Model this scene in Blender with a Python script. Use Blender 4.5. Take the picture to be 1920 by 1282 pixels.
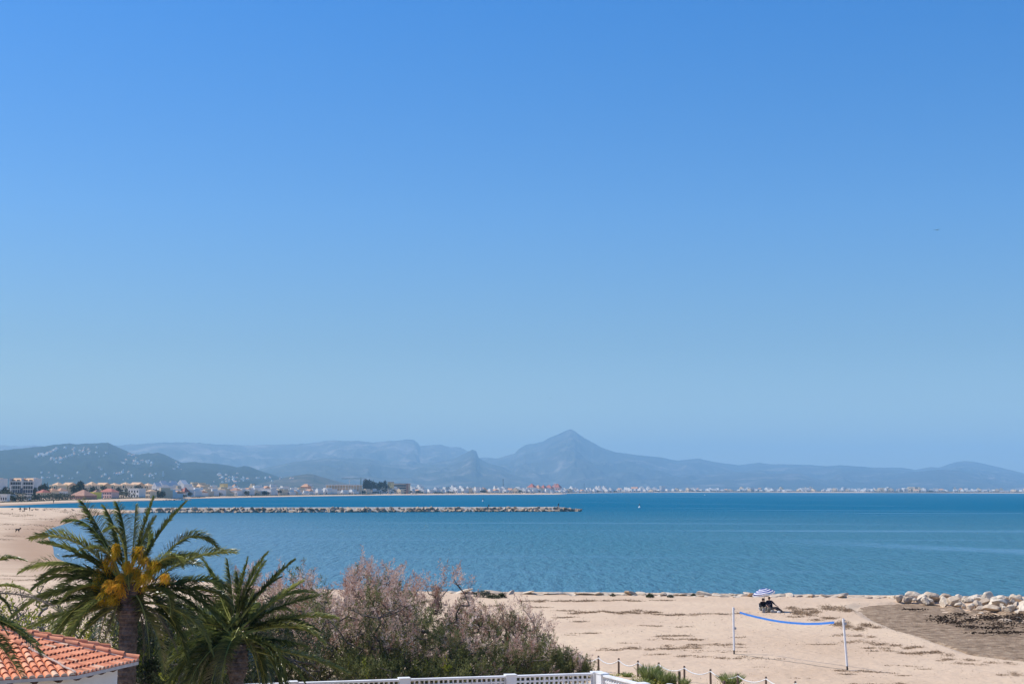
import bpy, bmesh, math, random
import numpy as np
from mathutils import Vector, Matrix, noise as mnoise

for o in list(bpy.data.objects):
    bpy.data.objects.remove(o)
S = bpy.context.scene
C = S.collection
R = math.radians
rng = np.random.default_rng(7)
random.seed(7)

# ------------------------------------------------------------------ camera
EYE = 9.0
F = 2667.0                       # focal length in photo pixels (1920 wide)
TH, RO = math.atan(276.0 / F), 0.0027
fw = Vector((0, math.cos(TH), math.sin(TH)))
up0 = Vector((0, -math.sin(TH), math.cos(TH)))
rt0 = Vector((1, 0, 0))
rt = (rt0 * math.cos(RO) + up0 * math.sin(RO)).normalized()
up = (up0 * math.cos(RO) - rt0 * math.sin(RO)).normalized()
cd = bpy.data.cameras.new('camera')
cd.sensor_width = 36.0
cd.lens = 36.0 * F / 1920.0
cd.clip_start = 0.5
cd.clip_end = 60000
cam = bpy.data.objects.new('camera', cd)
C.objects.link(cam)
m = Matrix((rt, up, -fw)).transposed().to_4x4()
m.translation = (0, 0, EYE)
cam.matrix_world = m
S.camera = cam

# ------------------------------------------------------------------ sky, sun, exposure
SUN_EL, SUN_AZ = R(50), R(-77)   # azimuth from +Y, negative = towards -X
world = bpy.data.worlds.new('World')
S.world = world
world.use_nodes = True
wt = world.node_tree
bg = wt.nodes['Background']
sky = wt.nodes.new('ShaderNodeTexSky')
sky.sky_type = 'NISHITA'
sky.sun_disc = False
sky.sun_elevation = SUN_EL
sky.sun_rotation = SUN_AZ
sky.air_density = 1.0
sky.dust_density = 0.3
sky.ozone_density = 3.0
sky.altitude = 0
hs = wt.nodes.new('ShaderNodeHueSaturation')
hs.inputs['Saturation'].default_value = 1.44
hs.inputs['Hue'].default_value = 0.51
wt.links.new(sky.outputs[0], hs.inputs['Color'])
wtc = wt.nodes.new('ShaderNodeTexCoord')
wsp = wt.nodes.new('ShaderNodeSeparateXYZ')
wt.links.new(wtc.outputs['Generated'], wsp.inputs[0])
wrp = wt.nodes.new('ShaderNodeValToRGB')          # clear air: the band above the horizon is a little deeper than the model's
for _i, (_p, _c) in enumerate([(0.0, 0.74), (0.10, 0.72), (0.19, 0.92), (0.33, 1.05)]):
    if _i > 1: wrp.color_ramp.elements.new(0.5)
for _e, (_p, _c) in zip(wrp.color_ramp.elements, [(0.0, 0.74), (0.10, 0.72), (0.19, 0.92), (0.33, 1.05)]):
    _e.position = _p; _e.color = (_c, _c, _c, 1)
wt.links.new(wsp.outputs['Z'], wrp.inputs[0])
wmx = wt.nodes.new('ShaderNodeMix'); wmx.data_type = 'RGBA'; wmx.blend_type = 'MULTIPLY'; wmx.inputs['Factor'].default_value = 1.0
wt.links.new(hs.outputs[0], wmx.inputs['A']); wt.links.new(wrp.outputs[0], wmx.inputs['B'])
wt.links.new(wmx.outputs['Result'], bg.inputs[0])
bg.inputs[1].default_value = 0.12
sl = bpy.data.lights.new('sun', 'SUN')
sl.energy = 4.3
sl.angle = R(0.53)
sl.color = (1.0, 0.955, 0.88)
sun = bpy.data.objects.new('sun', sl)
C.objects.link(sun)
SUNDIR = Vector((math.sin(SUN_AZ) * math.cos(SUN_EL), math.cos(SUN_AZ) * math.cos(SUN_EL), math.sin(SUN_EL)))
sun.rotation_euler = SUNDIR.to_track_quat('Z', 'Y').to_euler()
S.view_settings.view_transform = 'Standard'
S.view_settings.look = 'None'
S.view_settings.exposure = 0.3
S.view_settings.gamma = 1.0
S.view_settings.use_curve_mapping = False
S.render.engine = 'CYCLES'
S.cycles.max_bounces = 6
S.cycles.transparent_max_bounces = 6
S.cycles.volume_bounces = 1
S.cycles.caustics_reflective = False
S.cycles.caustics_refractive = False


# ------------------------------------------------------------------ helpers
def ray(x, y):
    v = rt * ((x - 960.0) / F) + up * (-(y - 641.0) / F) + fw
    return v


def P(x, y, z=None, d=None):
    """World point seen at photo pixel (x, y), at height z or at forward distance d."""
    v = ray(x, y)
    t = (z - EYE) / v.z if d is None else d / v.y
    return Vector((v.x * t, v.y * t, EYE + v.z * t))


def PXM(d):
    return F / d                 # photo pixels per metre


def lin(r, g, b):
    f = lambda c: (c / 255 / 12.92) if c <= 10 else ((c / 255 + 0.055) / 1.055) ** 2.4
    return (f(r), f(g), f(b), 1)


def tag(o, label=None, cat=None, group=None, kind=None):
    if label: o['label'] = label
    if cat: o['category'] = cat
    if group: o['group'] = group
    if kind: o['kind'] = kind
    return o


def empty(name, loc, label=None, cat=None, group=None, rz=0.0):
    o = bpy.data.objects.new(name, None)
    o.empty_display_size = 0.2
    C.objects.link(o)
    o.location = loc
    o.rotation_euler = (0, 0, rz)
    return tag(o, label, cat, group)


def copy_tree(o, parent=None):
    c = o.copy()
    C.objects.link(c)
    if parent is not None:
        c.parent = parent
    for ch in [x for x in bpy.data.objects if x.parent == o]:
        copy_tree(ch, c)
    return c


class MB:
    """Collects geometry; build() links it as one mesh object."""
    def __init__(s):
        s.v, s.f, s.mi, s.sm, s.n = [], [], [], [], 0
        s.tint = []

    def add(s, verts, faces, mi=0, smooth=False, tint=None):
        verts = np.asarray(verts, float).reshape(-1, 3)
        faces = [np.asarray(faces, int)] if isinstance(faces, np.ndarray) else [np.asarray(q, int) for q in faces]
        s.v.append(verts)
        if len(faces) == 1 and faces[0].ndim == 2:
            s.f.append(faces[0] + s.n)
            k = len(faces[0])
        else:
            by = {}
            for q in faces: by.setdefault(len(q), []).append(q)
            k = 0
            for L, qs in by.items():
                s.f.append(np.array(qs) + s.n); k += len(qs)
        s.mi.append(np.full(k, mi)); s.sm.append(np.full(k, smooth))
        if tint is None: tint = 0.5
        s.tint.append(np.broadcast_to(np.asarray(tint, float), (len(verts),)).copy())
        s.n += len(verts)

    def box(s, x0, x1, y0, y1, z0, z1, mi=0, M=None):
        v = np.array([(x, y, z) for z in (z0, z1) for y in (y0, y1) for x in (x0, x1)], float)
        if M is not None: v = xf(M, v)
        s.add(v, np.array([(0, 2, 3, 1), (4, 5, 7, 6), (0, 1, 5, 4), (2, 6, 7, 3), (0, 4, 6, 2), (1, 3, 7, 5)]), mi)

    def tube(s, pts, rad, n=6, mi=0, cap=True, tint=None):
        pts = [Vector(p) for p in pts]
        if not hasattr(rad, '__len__'): rad = [rad] * len(pts)
        rows = []
        T0 = (pts[1] - pts[0]).normalized()
        a = T0.orthogonal().normalized()
        for i, p in enumerate(pts):
            T = (pts[min(i + 1, len(pts) - 1)] - pts[max(i - 1, 0)])
            if T.length < 1e-9: T = T0
            T = T.normalized()
            a = (a - T * a.dot(T))
            a = a.normalized() if a.length > 1e-6 else T.orthogonal().normalized()
            b = T.cross(a)
            rows += [p + (a * math.cos(k * 2 * math.pi / n) + b * math.sin(k * 2 * math.pi / n)) * rad[i] for k in range(n)]
        fs = [(i * n + k, i * n + (k + 1) % n, (i + 1) * n + (k + 1) % n, (i + 1) * n + k) for i in range(len(pts) - 1) for k in range(n)]
        s.add([tuple(v) for v in rows], np.array(fs), mi, True, tint)
        if cap:
            L = len(pts) - 1
            s.add([tuple(v) for v in rows[L * n:]], np.array([list(range(n))]), mi, False, tint)
            s.add([tuple(v) for v in rows[:n]], np.array([list(range(n))[::-1]]), mi, False, tint)

    def grid(s, V, mi=0, smooth=True, tint=None):
        """V: (rows, cols, 3)"""
        r, c = V.shape[:2]
        idx = np.arange(r * c).reshape(r, c)
        q = np.stack([idx[:-1, :-1], idx[:-1, 1:], idx[1:, 1:], idx[1:, :-1]], -1).reshape(-1, 4)
        s.add(V.reshape(-1, 3), q, mi, smooth, tint)

    def build(s, name, mats, parent=None, loc=None, link=True):
        me = bpy.data.meshes.new(name)
        V = np.concatenate(s.v)
        me.vertices.add(len(V))
        me.vertices.foreach_set('co', V.astype(np.float32).ravel())
        loops = np.concatenate([f.ravel() for f in s.f])
        tot = np.concatenate([np.full(len(f), f.shape[1]) for f in s.f])
        st = np.concatenate([[0], np.cumsum(tot)[:-1]])
        me.loops.add(len(loops))
        me.loops.foreach_set('vertex_index', loops.astype(np.int32))
        me.polygons.add(len(tot))
        me.polygons.foreach_set('loop_start', st.astype(np.int32))
        me.polygons.foreach_set('loop_total', tot.astype(np.int32))
        me.polygons.foreach_set('material_index', np.concatenate(s.mi).astype(np.int32))
        me.polygons.foreach_set('use_smooth', np.concatenate(s.sm).astype(bool))
        at = me.attributes.new('tint', 'FLOAT', 'POINT')
        at.data.foreach_set('value', np.concatenate(s.tint).astype(np.float32))
        for mm in (mats if isinstance(mats, (list, tuple)) else [mats]):
            me.materials.append(mm)
        me.update(calc_edges=True)
        me.validate()
        o = bpy.data.objects.new(name, me)
        if link: C.objects.link(o)
        if parent is not None: o.parent = parent
        if loc is not None: o.location = loc
        return o


def xf(M, v):
    A = np.array(M)
    return np.asarray(v) @ A[:3, :3].T + A[:3, 3]


def nrm(a):
    return a / np.maximum(np.linalg.norm(a, axis=-1, keepdims=True), 1e-9)


def leaf_quads(mb, base, dirs, length, width, mi=0, tint=None, side=None):
    """diamond shaped leaf faces"""
    base = np.asarray(base, float); dirs = nrm(np.asarray(dirs, float)); n = len(base)
    if side is None: side = rng.normal(size=(n, 3))
    side = nrm(side - dirs * np.sum(side * dirs, -1, keepdims=True))
    L = np.broadcast_to(length, (n,))[:, None]; W = np.broadcast_to(width, (n,))[:, None]
    mid = base + dirs * L * 0.5
    V = np.stack([base, mid + side * W * 0.5, base + dirs * L, mid - side * W * 0.5], 1).reshape(-1, 3)
    q = np.arange(n * 4).reshape(n, 4)
    t = 0.5 if tint is None else np.repeat(np.broadcast_to(tint, (n,)), 4)
    mb.add(V, q, mi, False, t)


def vnoise(p, s=1.0, o=0.0):
    return mnoise.noise(Vector((p[0] * s + o, p[1] * s - o * 0.7, (p[2] if len(p) > 2 else 0) * s + o * 1.3)))


def fbm(p, s=1.0, oct=4, o=0.0):
    a, t, f = 1.0, 0.0, s
    for _ in range(oct):
        t += a * mnoise.noise(Vector((p[0] * f + o, p[1] * f - o, (p[2] if len(p) > 2 else 0) * f + o)))
        a *= 0.5; f *= 2.07
    return t


# fast 2-D value noise for arrays
_perm = np.random.default_rng(3).random((256, 256))
def vn2(x, y):
    xi = np.floor(x).astype(int); yi = np.floor(y).astype(int)
    fx = x - xi; fy = y - yi
    fx = fx * fx * (3 - 2 * fx); fy = fy * fy * (3 - 2 * fy)
    g = lambda a, b: _perm[a & 255, b & 255]
    return (g(xi, yi) * (1 - fx) + g(xi + 1, yi) * fx) * (1 - fy) + (g(xi, yi + 1) * (1 - fx) + g(xi + 1, yi + 1) * fx) * fy - 0.5
def fb2(x, y, oct=4):
    t, a = 0, 1.0
    for k in range(oct):
        t = t + a * vn2(x * 2.03 ** k + 17.3 * k, y * 2.03 ** k - 9.1 * k); a *= 0.5
    return t


# ------------------------------------------------------------------ materials
def nodes(name):
    mt = bpy.data.materials.new(name)
    mt.use_nodes = True
    nt = mt.node_tree
    return mt, nt, nt.nodes['Principled BSDF'], nt.nodes['Material Output']


def ramp(nt, stops, src):
    r = nt.nodes.new('ShaderNodeValToRGB')
    e = r.color_ramp.elements
    while len(e) < len(stops): e.new(0.5)
    for i, (p, c) in enumerate(stops):
        e[i].position = p; e[i].color = c if len(c) == 4 else (*c, 1)
    nt.links.new(src, r.inputs[0])
    return r.outputs[0]


def noise_n(nt, scale, detail=4, rough=0.55, coord='Object', stretch=None):
    tc = nt.nodes.new('ShaderNodeTexCoord')
    src = tc.outputs[coord]
    if coord == 'World':
        pass
    if stretch:
        mp = nt.nodes.new('ShaderNodeMapping'); mp.inputs['Scale'].default_value = stretch
        nt.links.new(src, mp.inputs[0]); src = mp.outputs[0]
    n = nt.nodes.new('ShaderNodeTexNoise')
    n.inputs['Scale'].default_value = scale; n.inputs['Detail'].default_value = detail; n.inputs['Roughness'].default_value = rough
    nt.links.new(src, n.inputs['Vector'])
    return n.outputs['Fac']


def mat(name, c1, c2=None, scale=2.0, rough=0.8, bump=0.0, bdist=0.02, detail=5, spec=0.3, stretch=None, metal=0.0, c3=None):
    mt, nt, b, out = nodes(name)
    b.inputs['Roughness'].default_value = rough
    b.inputs['Specular IOR Level'].default_value = spec
    b.inputs['Metallic'].default_value = metal
    c2 = c2 or tuple(min(1, x * 1.18) for x in c1[:3])
    nf = noise_n(nt, scale, detail, stretch=stretch)
    st = [(0.3, c1), (0.7, c2)] if c3 is None else [(0.3, c1), (0.5, c2), (0.7, c3)]
    nt.links.new(ramp(nt, st, nf), b.inputs['Base Color'])
    if bump:
        bp = nt.nodes.new('ShaderNodeBump'); bp.inputs['Strength'].default_value = bump; bp.inputs['Distance'].default_value = bdist
        n2 = noise_n(nt, scale * 4, 6, stretch=stretch)
        nt.links.new(n2, bp.inputs['Height']); nt.links.new(bp.outputs[0], b.inputs['Normal'])
    return mt


def leaf_mat(name, stops, rough=0.5, trans=0.35, spec=0.3):
    """tint attribute drives leaf colour; part of the light passes through"""
    mt, nt, b, out = nodes(name)
    a = nt.nodes.new('ShaderNodeAttribute'); a.attribute_name = 'tint'
    col = ramp(nt, stops, a.outputs['Fac'])
    nt.links.new(col, b.inputs['Base Color'])
    b.inputs['Roughness'].default_value = rough
    b.inputs['Specular IOR Level'].default_value = spec
    if trans > 0:
        tr = nt.nodes.new('ShaderNodeBsdfTranslucent')
        nt.links.new(col, tr.inputs['Color'])
        mx = nt.nodes.new('ShaderNodeMixShader'); mx.inputs[0].default_value = trans
        nt.links.new(b.outputs[0], mx.inputs[1]); nt.links.new(tr.outputs[0], mx.inputs[2])
        nt.links.new(mx.outputs[0], out.inputs['Surface'])
    return mt


def rock_mat(name, c1, c2, c3):
    mt, nt, b, out = nodes(name)
    b.inputs['Roughness'].default_value = 0.9
    b.inputs['Specular IOR Level'].default_value = 0.15
    oi = nt.nodes.new('ShaderNodeObjectInfo')
    nf = noise_n(nt, 1.6, 6)
    ad = nt.nodes.new('ShaderNodeMath'); ad.operation = 'MULTIPLY_ADD'; ad.inputs[1].default_value = 0.45
    nt.links.new(oi.outputs['Random'], ad.inputs[0]); nt.links.new(nf, ad.inputs[2])
    nt.links.new(ramp(nt, [(0.35, c1), (0.65, c2), (0.95, c3)], ad.outputs[0]), b.inputs['Base Color'])
    bp = nt.nodes.new('ShaderNodeBump'); bp.inputs['Strength'].default_value = 1.0; bp.inputs['Distance'].default_value = 0.11
    nt.links.new(noise_n(nt, 5, 8), bp.inputs['Height']); nt.links.new(bp.outputs[0], b.inputs['Normal'])
    return mt


M = {}
M['white_wall'] = mat('white_wall', (0.60, 0.59, 0.56), (0.80, 0.80, 0.79), 1.1, 0.7, 0.15, 0.004, detail=9, stretch=(1, 1, 0.35), c3=(0.82, 0.82, 0.81))
M['house_white'] = mat('house_white', (0.66, 0.65, 0.62), (0.74, 0.73, 0.70), 0.4, 0.8)
M['house_cream'] = mat('house_cream', (0.62, 0.50, 0.34), (0.70, 0.58, 0.42), 0.4, 0.8)
M['house_tan'] = mat('house_tan', (0.58, 0.42, 0.25), (0.66, 0.50, 0.32), 0.4, 0.8)
M['house_yellow'] = mat('house_yellow', (0.68, 0.52, 0.22), (0.74, 0.58, 0.28), 0.4, 0.8)
M['house_pink'] = mat('house_pink', (0.58, 0.38, 0.34), (0.64, 0.44, 0.40), 0.4, 0.8)
M['kiosk_yellow'] = mat('kiosk_yellow', (0.62, 0.55, 0.08), (0.68, 0.60, 0.12), 0.4, 0.7)
M['roof_orange'] = mat('roof_orange', (0.50, 0.26, 0.15), (0.60, 0.34, 0.20), 0.6, 0.85)
M['roof_tan'] = mat('roof_tan', (0.60, 0.37, 0.21), (0.70, 0.46, 0.28), 0.6, 0.85)
M['roof_red'] = mat('roof_red', (0.38, 0.12, 0.09), (0.46, 0.17, 0.12), 0.6, 0.85)
M['roof_brown'] = mat('roof_brown', (0.34, 0.18, 0.12), (0.42, 0.24, 0.17), 0.6, 0.85)
M['glass_dark'] = mat('glass_dark', (0.02, 0.03, 0.05), (0.03, 0.05, 0.08), 0.5, 0.15, spec=0.6)
M['glass_navy'] = mat('glass_navy', (0.015, 0.03, 0.09), (0.02, 0.045, 0.12), 0.5, 0.2, spec=0.6)
M['grey_wall'] = mat('grey_wall', (0.36, 0.37, 0.38), (0.44, 0.45, 0.46), 0.5, 0.8)
M['pale_blue'] = mat('pale_blue', (0.56, 0.61, 0.68), (0.62, 0.66, 0.72), 0.5, 0.7)
M['crane_green'] = mat('crane_green', (0.03, 0.10, 0.09), (0.04, 0.13, 0.11), 0.5, 0.5)
M['iron'] = mat('iron', (0.03, 0.03, 0.035), (0.06, 0.06, 0.06), 3, 0.5)
M['limestone'] = rock_mat('limestone', (0.42, 0.315, 0.225), (0.56, 0.45, 0.335), (0.68, 0.58, 0.455))
M['pier_rock'] = rock_mat('pier_rock', (0.17, 0.125, 0.085), (0.36, 0.265, 0.18), (0.56, 0.44, 0.32))
M['pier_top'] = mat('pier_top', (0.50, 0.43, 0.35), (0.62, 0.56, 0.47), 0.6, 0.9, 0.3, 0.1)
M['tile'] = mat('tile', (0.50, 0.17, 0.085), (0.70, 0.27, 0.14), 3.5, 0.75, 0.2, 0.004, c3=(0.76, 0.36, 0.21))
def tile_mat():
    mt, nt, bs, out = nodes('tile')
    at = nt.nodes.new('ShaderNodeAttribute'); at.attribute_name = 'tint'
    base = ramp(nt, [(0.0, (0.50, 0.18, 0.10)), (0.35, (0.76, 0.275, 0.14)), (0.8, (0.88, 0.37, 0.20)), (1.0, (0.78, 0.50, 0.33))], at.outputs['Fac'])
    st_ = ramp(nt, [(0.33, (0.45, 0.42, 0.40)), (0.47, (1, 1, 1)), (1.0, (1.05, 1.03, 1.0))], noise_n(nt, 2.6, 9, 0.7))
    mm = nt.nodes.new('ShaderNodeMix'); mm.data_type = 'RGBA'; mm.blend_type = 'MULTIPLY'; mm.inputs['Factor'].default_value = 1.0
    nt.links.new(base, mm.inputs['A']); nt.links.new(st_, mm.inputs['B']); nt.links.new(mm.outputs['Result'], bs.inputs['Base Color'])
    bs.inputs['Roughness'].default_value = 0.8; bs.inputs['Specular IOR Level'].default_value = 0.2
    bp = nt.nodes.new('ShaderNodeBump'); bp.inputs['Strength'].default_value = 0.35; bp.inputs['Distance'].default_value = 0.006
    nt.links.new(noise_n(nt, 22, 6), bp.inputs['Height']); nt.links.new(bp.outputs[0], bs.inputs['Normal'])
    return mt
M['tile'] = tile_mat()
M['mortar'] = mat('mortar', (0.42, 0.42, 0.43), (0.55, 0.54, 0.53), 5, 0.9, 0.4, 0.01)
M['mortar_tan'] = mat('mortar_tan', (0.52, 0.33, 0.24), (0.66, 0.55, 0.47), 9, 0.9, 0.4, 0.01)
M['stucco'] = mat('stucco', (0.70, 0.72, 0.72), (0.76, 0.78, 0.78), 2, 0.85, 0.2, 0.005)
M['dark_wood'] = mat('dark_wood', (0.05, 0.025, 0.015), (0.09, 0.045, 0.028), 4, 0.7)
M['post_wood'] = mat('post_wood', (0.13, 0.085, 0.06), (0.22, 0.155, 0.115), 6, 0.85, 0.5, 0.01, stretch=(4, 4, 0.6))
M['rope'] = mat('rope', (0.76, 0.75, 0.72), (0.82, 0.81, 0.78), 12, 0.85)
M['pole_white'] = mat('pole_white', (0.78, 0.78, 0.78), (0.84, 0.84, 0.84), 3, 0.4)
M['tape_blue'] = mat('tape_blue', (0.045, 0.20, 0.62), (0.06, 0.25, 0.70), 5, 0.6)
M['cord'] = mat('cord', (0.20, 0.18, 0.16), (0.28, 0.25, 0.22), 8, 0.8)
M['trunk_palm'] = mat('trunk_palm', (0.065, 0.045, 0.035), (0.17, 0.125, 0.10), 5, 0.95, 0.6, 0.03, c3=(0.24, 0.19, 0.155))
M['bark'] = mat('bark', (0.085, 0.068, 0.058), (0.17, 0.142, 0.122), 8, 0.95, 0.5, 0.02)
M['bark_grey'] = mat('bark_grey', (0.13, 0.115, 0.105), (0.22, 0.20, 0.185), 8, 0.95, 0.5, 0.02)
M['rachis'] = leaf_mat('rachis', [(0, (0.32, 0.36, 0.08)), (1, (0.52, 0.52, 0.16))], 0.45, 0.15)
M['frond'] = leaf_mat('frond', [(0.0, (0.05, 0.080, 0.025)), (0.5, (0.185, 0.215, 0.06)), (1.0, (0.38, 0.38, 0.11))], 0.32, 0.48, 0.6)
M['dry_frond'] = leaf_mat('dry_frond', [(0, (0.16, 0.13, 0.10)), (1, (0.30, 0.26, 0.21))], 0.7, 0.15)
M['flower'] = leaf_mat('flower', [(0.0, (0.45, 0.31, 0.02)), (0.5, (0.92, 0.72, 0.045)), (1.0, (1.0, 0.60, 0.06))], 0.6, 0.45)
M['blossom'] = leaf_mat('blossom', [(0, (0.34, 0.15, 0.09)), (0.3, (0.50, 0.32, 0.245)), (0.65, (0.68, 0.49, 0.40)), (1, (0.84, 0.70, 0.60))], 0.8, 0.45, 0.1)
M['tam_green'] = leaf_mat('tam_green', [(0, (0.055, 0.07, 0.024)), (0.5, (0.145, 0.16, 0.058)), (1, (0.30, 0.29, 0.115))], 0.7, 0.45, 0.15)
M['leaf_yellow'] = leaf_mat('leaf_yellow', [(0, (0.13, 0.17, 0.025)), (0.5, (0.28, 0.30, 0.03)), (1, (0.46, 0.42, 0.045))], 0.6, 0.4)
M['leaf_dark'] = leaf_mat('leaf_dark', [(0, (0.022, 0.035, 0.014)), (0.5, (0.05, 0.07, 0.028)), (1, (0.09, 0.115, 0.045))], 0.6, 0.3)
M['leaf_pine'] = leaf_mat('leaf_pine', [(0, (0.012, 0.024, 0.014)), (0.5, (0.028, 0.045, 0.025)), (1, (0.05, 0.075, 0.04))], 0.7, 0.15)
M['leaf_olive'] = leaf_mat('leaf_olive', [(0, (0.05, 0.06, 0.035)), (0.5, (0.09, 0.10, 0.06)), (1, (0.15, 0.16, 0.10))], 0.7, 0.2)
M['grass'] = leaf_mat('grass', [(0, (0.08, 0.12, 0.03)), (0.5, (0.21, 0.26, 0.07)), (1, (0.42, 0.44, 0.19))], 0.5, 0.5)
M['seaweed'] = leaf_mat('seaweed', [(0, (0.03, 0.02, 0.014)), (0.25, (0.19, 0.125, 0.075)), (0.6, (0.36, 0.25, 0.155)), (1, (0.52, 0.39, 0.26))], 0.9, 0.0, 0.1)
M['skin'] = mat('skin', (0.36, 0.20, 0.14), (0.42, 0.25, 0.18), 6, 0.5)
M['hair'] = mat('hair', (0.018, 0.012, 0.009), (0.035, 0.022, 0.016), 12, 0.5)
M['black_cloth'] = mat('black_cloth', (0.008, 0.008, 0.012), (0.018, 0.018, 0.025), 8, 0.85)
M['navy_cloth'] = mat('navy_cloth', (0.010, 0.012, 0.026), (0.02, 0.024, 0.045), 8, 0.85)
M['brown_cloth'] = mat('brown_cloth', (0.045, 0.032, 0.030), (0.075, 0.055, 0.05), 8, 0.85)
M['khaki_cloth'] = mat('khaki_cloth', (0.14, 0.12, 0.09), (0.22, 0.19, 0.145), 8, 0.85)
M['grey_cloth'] = mat('grey_cloth', (0.22, 0.21, 0.20), (0.40, 0.38, 0.36), 6, 0.85)
M['white_plastic'] = mat('white_plastic', (0.75, 0.75, 0.73), (0.82, 0.82, 0.80), 3, 0.4)
M['dog_fur'] = mat('dog_fur', (0.010, 0.008, 0.007), (0.022, 0.018, 0.015), 12, 0.8)
M['red_plastic'] = mat('red_plastic', (0.5, 0.06, 0.05), (0.58, 0.09, 0.07), 3, 0.5)


# ------------------------------------------------------------------ shore lines and terrain
SEA = -1.5
px_near = [(3600, 1136), (2600, 1125), (1920, 1119.5), (1690, 1117.5), (1400, 1114.5), (1100, 1111), (850, 1110.5), (700, 1110), (500, 1111), (300, 1096),
           (177, 1068), (130, 1057), (109, 1050), (96, 1042), (97, 1028), (90, 1012), (82, 1000), (82, 994), (109, 985), (150, 973), (175, 966), (215, 962), (260, 961), (285, 959.5)]
px_spit_back = [(285, 956.3), (200, 955.8), (100, 955.3), (30, 954.6), (0, 953), (-40, 951)]
px_far = [(-20, 949.5), (10, 948), (50, 946.3), (100, 943.8), (150, 942), (200, 940.3), (260, 938.6), (305, 937.9), (345, 937.2), (357, 936.6), (345, 935.8), (312, 935.3), (345, 934.7), (400, 933.7), (480, 932), (560, 930.4), (640, 929.2),
          (720, 928.2), (800, 927.5), (900, 927.0), (1000, 926.8), (1058, 926.6), (1066, 926.2), (1050, 925.6), (1040, 925.0), (1120, 923.9), (1200, 923.0), (1280, 922.7), (1400, 922.9), (1600, 923.4), (1750, 923.9), (1920, 924.4),
          (2100, 924.9), (2600, 926.4), (3800, 930)]
shore = [P(x, y, z=float(np.interp(x, [177, 300, 500, 800], [SEA, -1.2, -0.5, -0.15])) if y > 1058 else SEA) for x, y in px_near + px_spit_back + px_far]
def chaikin(pl, n=2):
    for _ in range(n):
        a = np.array(pl); q = np.empty((2 * len(a) - 2, 2)); q[0::2] = a[:-1] * 0.75 + a[1:] * 0.25; q[1::2] = a[:-1] * 0.25 + a[1:] * 0.75
        pl = np.vstack([a[:1], q, a[-1:]])
    return pl
shore_xy = chaikin([(p.x, p.y) for p in shore])
# far coast only, for placing the town
farc = [(x, P(x, y, z=SEA).y) for x, y in px_far if not (305 < x < 400 and y > 934.3 and x < 360) and not (1040 < x < 1070)]
farc.sort()
fx = np.array([a for a, _ in farc]); fd = np.array([b for _, b in farc])
def dshore(x): return float(np.interp(x, fx, fd))

# closed land polygon (everything that is not the bay)
land_close = [(-3000, 30000), (-3000, -200), (600, -200)]
# polygon of WATER: shore line + closing far to the right
water_poly = np.array(list(shore_xy) + [(9000, shore_xy[-1][1]), (9000, shore_xy[0][1])])


def inside(px, py, poly):
    r = np.zeros(px.shape, bool)
    n = len(poly)
    for i in range(n):
        x0, y0 = poly[i]; x1, y1 = poly[(i + 1) % n]
        c = ((y0 > py) != (y1 > py)) & (px < (x1 - x0) * (py - y0) / ((y1 - y0) + 1e-12) + x0)
        r ^= c
    return r


def sdist(px, py, line):
    best = np.full(px.shape, 1e12)
    for i in range(len(line) - 1):
        ax, ay = line[i]; bx, by = line[i + 1]
        dx, dy = bx - ax, by - ay
        t = np.clip(((px - ax) * dx + (py - ay) * dy) / (dx * dx + dy * dy + 1e-9), 0, 1)
        d2 = (px - ax - t * dx) ** 2 + (py - ay - t * dy) ** 2
        best = np.minimum(best, d2)
    return np.sqrt(best)


def smooth(a, b, x):
    t = np.clip((x - a) / (b - a), 0, 1)
    return t * t * (3 - 2 * t)


weed_low = [(1578, 1141), (1600, 1152), (1622, 1168), (1660, 1182), (1700, 1194), (1740, 1208), (1790, 1228), (1830, 1237), (1920, 1246), (2100, 1258), (2300, 1268)]
weed_up = [(1578, 1140), (1600, 1134), (1640, 1134), (1690, 1130), (1760, 1131), (1840, 1136), (1920, 1141), (2100, 1146), (2300, 1150)]
weed_poly = np.array([(P(x, y, z=-0.2).x, P(x, y, z=-0.2).y) for x, y in weed_low + weed_up[::-1]])


def terrain(px, py):
    s = sdist(px, py, shore_xy)
    w = inside(px, py, water_poly)
    s = np.where(w, -s, s)
    u = px / np.maximum(py, 1)
    # near rocky edge: quick rise; sandy beaches: gentle
    left = smooth(-0.12, -0.22, u) * smooth(135, 175, py)
    far = smooth(690, 780, py)
    near_h = SEA + 1.5 * smooth(-2.2, 1.0, s) - 2.0 * smooth(-2, -9, s) - 0.1 * smooth(-1.5, -2.5, s)
    left_h = SEA + 0.02 + 0.06 * np.clip(s, -50, 0) + 1.45 * smooth(0, 38, s)
    far_h = SEA + 0.05 * np.clip(s, -60, 0) + 1.2 * smooth(0, 25, s) + 1.7 * smooth(20, 75, s) + 1.3 * smooth(75, 110, s) * (0.6 + fb2(px * 0.02, py * 0.02, 3)) + 1.0 * smooth(120, 500, s)
    h = near_h * (1 - left) + left_h * left
    h = h * (1 - far) + far_h * far
    h = np.maximum(h, -4.5)
    nb = smooth(2, 10, s) * (1 - far)
    h = h + nb * (0.10 * fb2(px * 0.12, py * 0.12, 3) + 0.035 * fb2(px * 0.9, py * 0.9, 3))
    # hollow that holds the dried seaweed
    near = (py < 140) & (px > 15)
    if near.any():
        sw = np.where(inside(px, py, weed_poly), sdist(px, py, np.vstack([weed_poly, weed_poly[:1]])), 0)
        h = h - np.where(near, 0.26 * smooth(0.0, 1.2, sw), 0)
    return h, s, left, far


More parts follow.
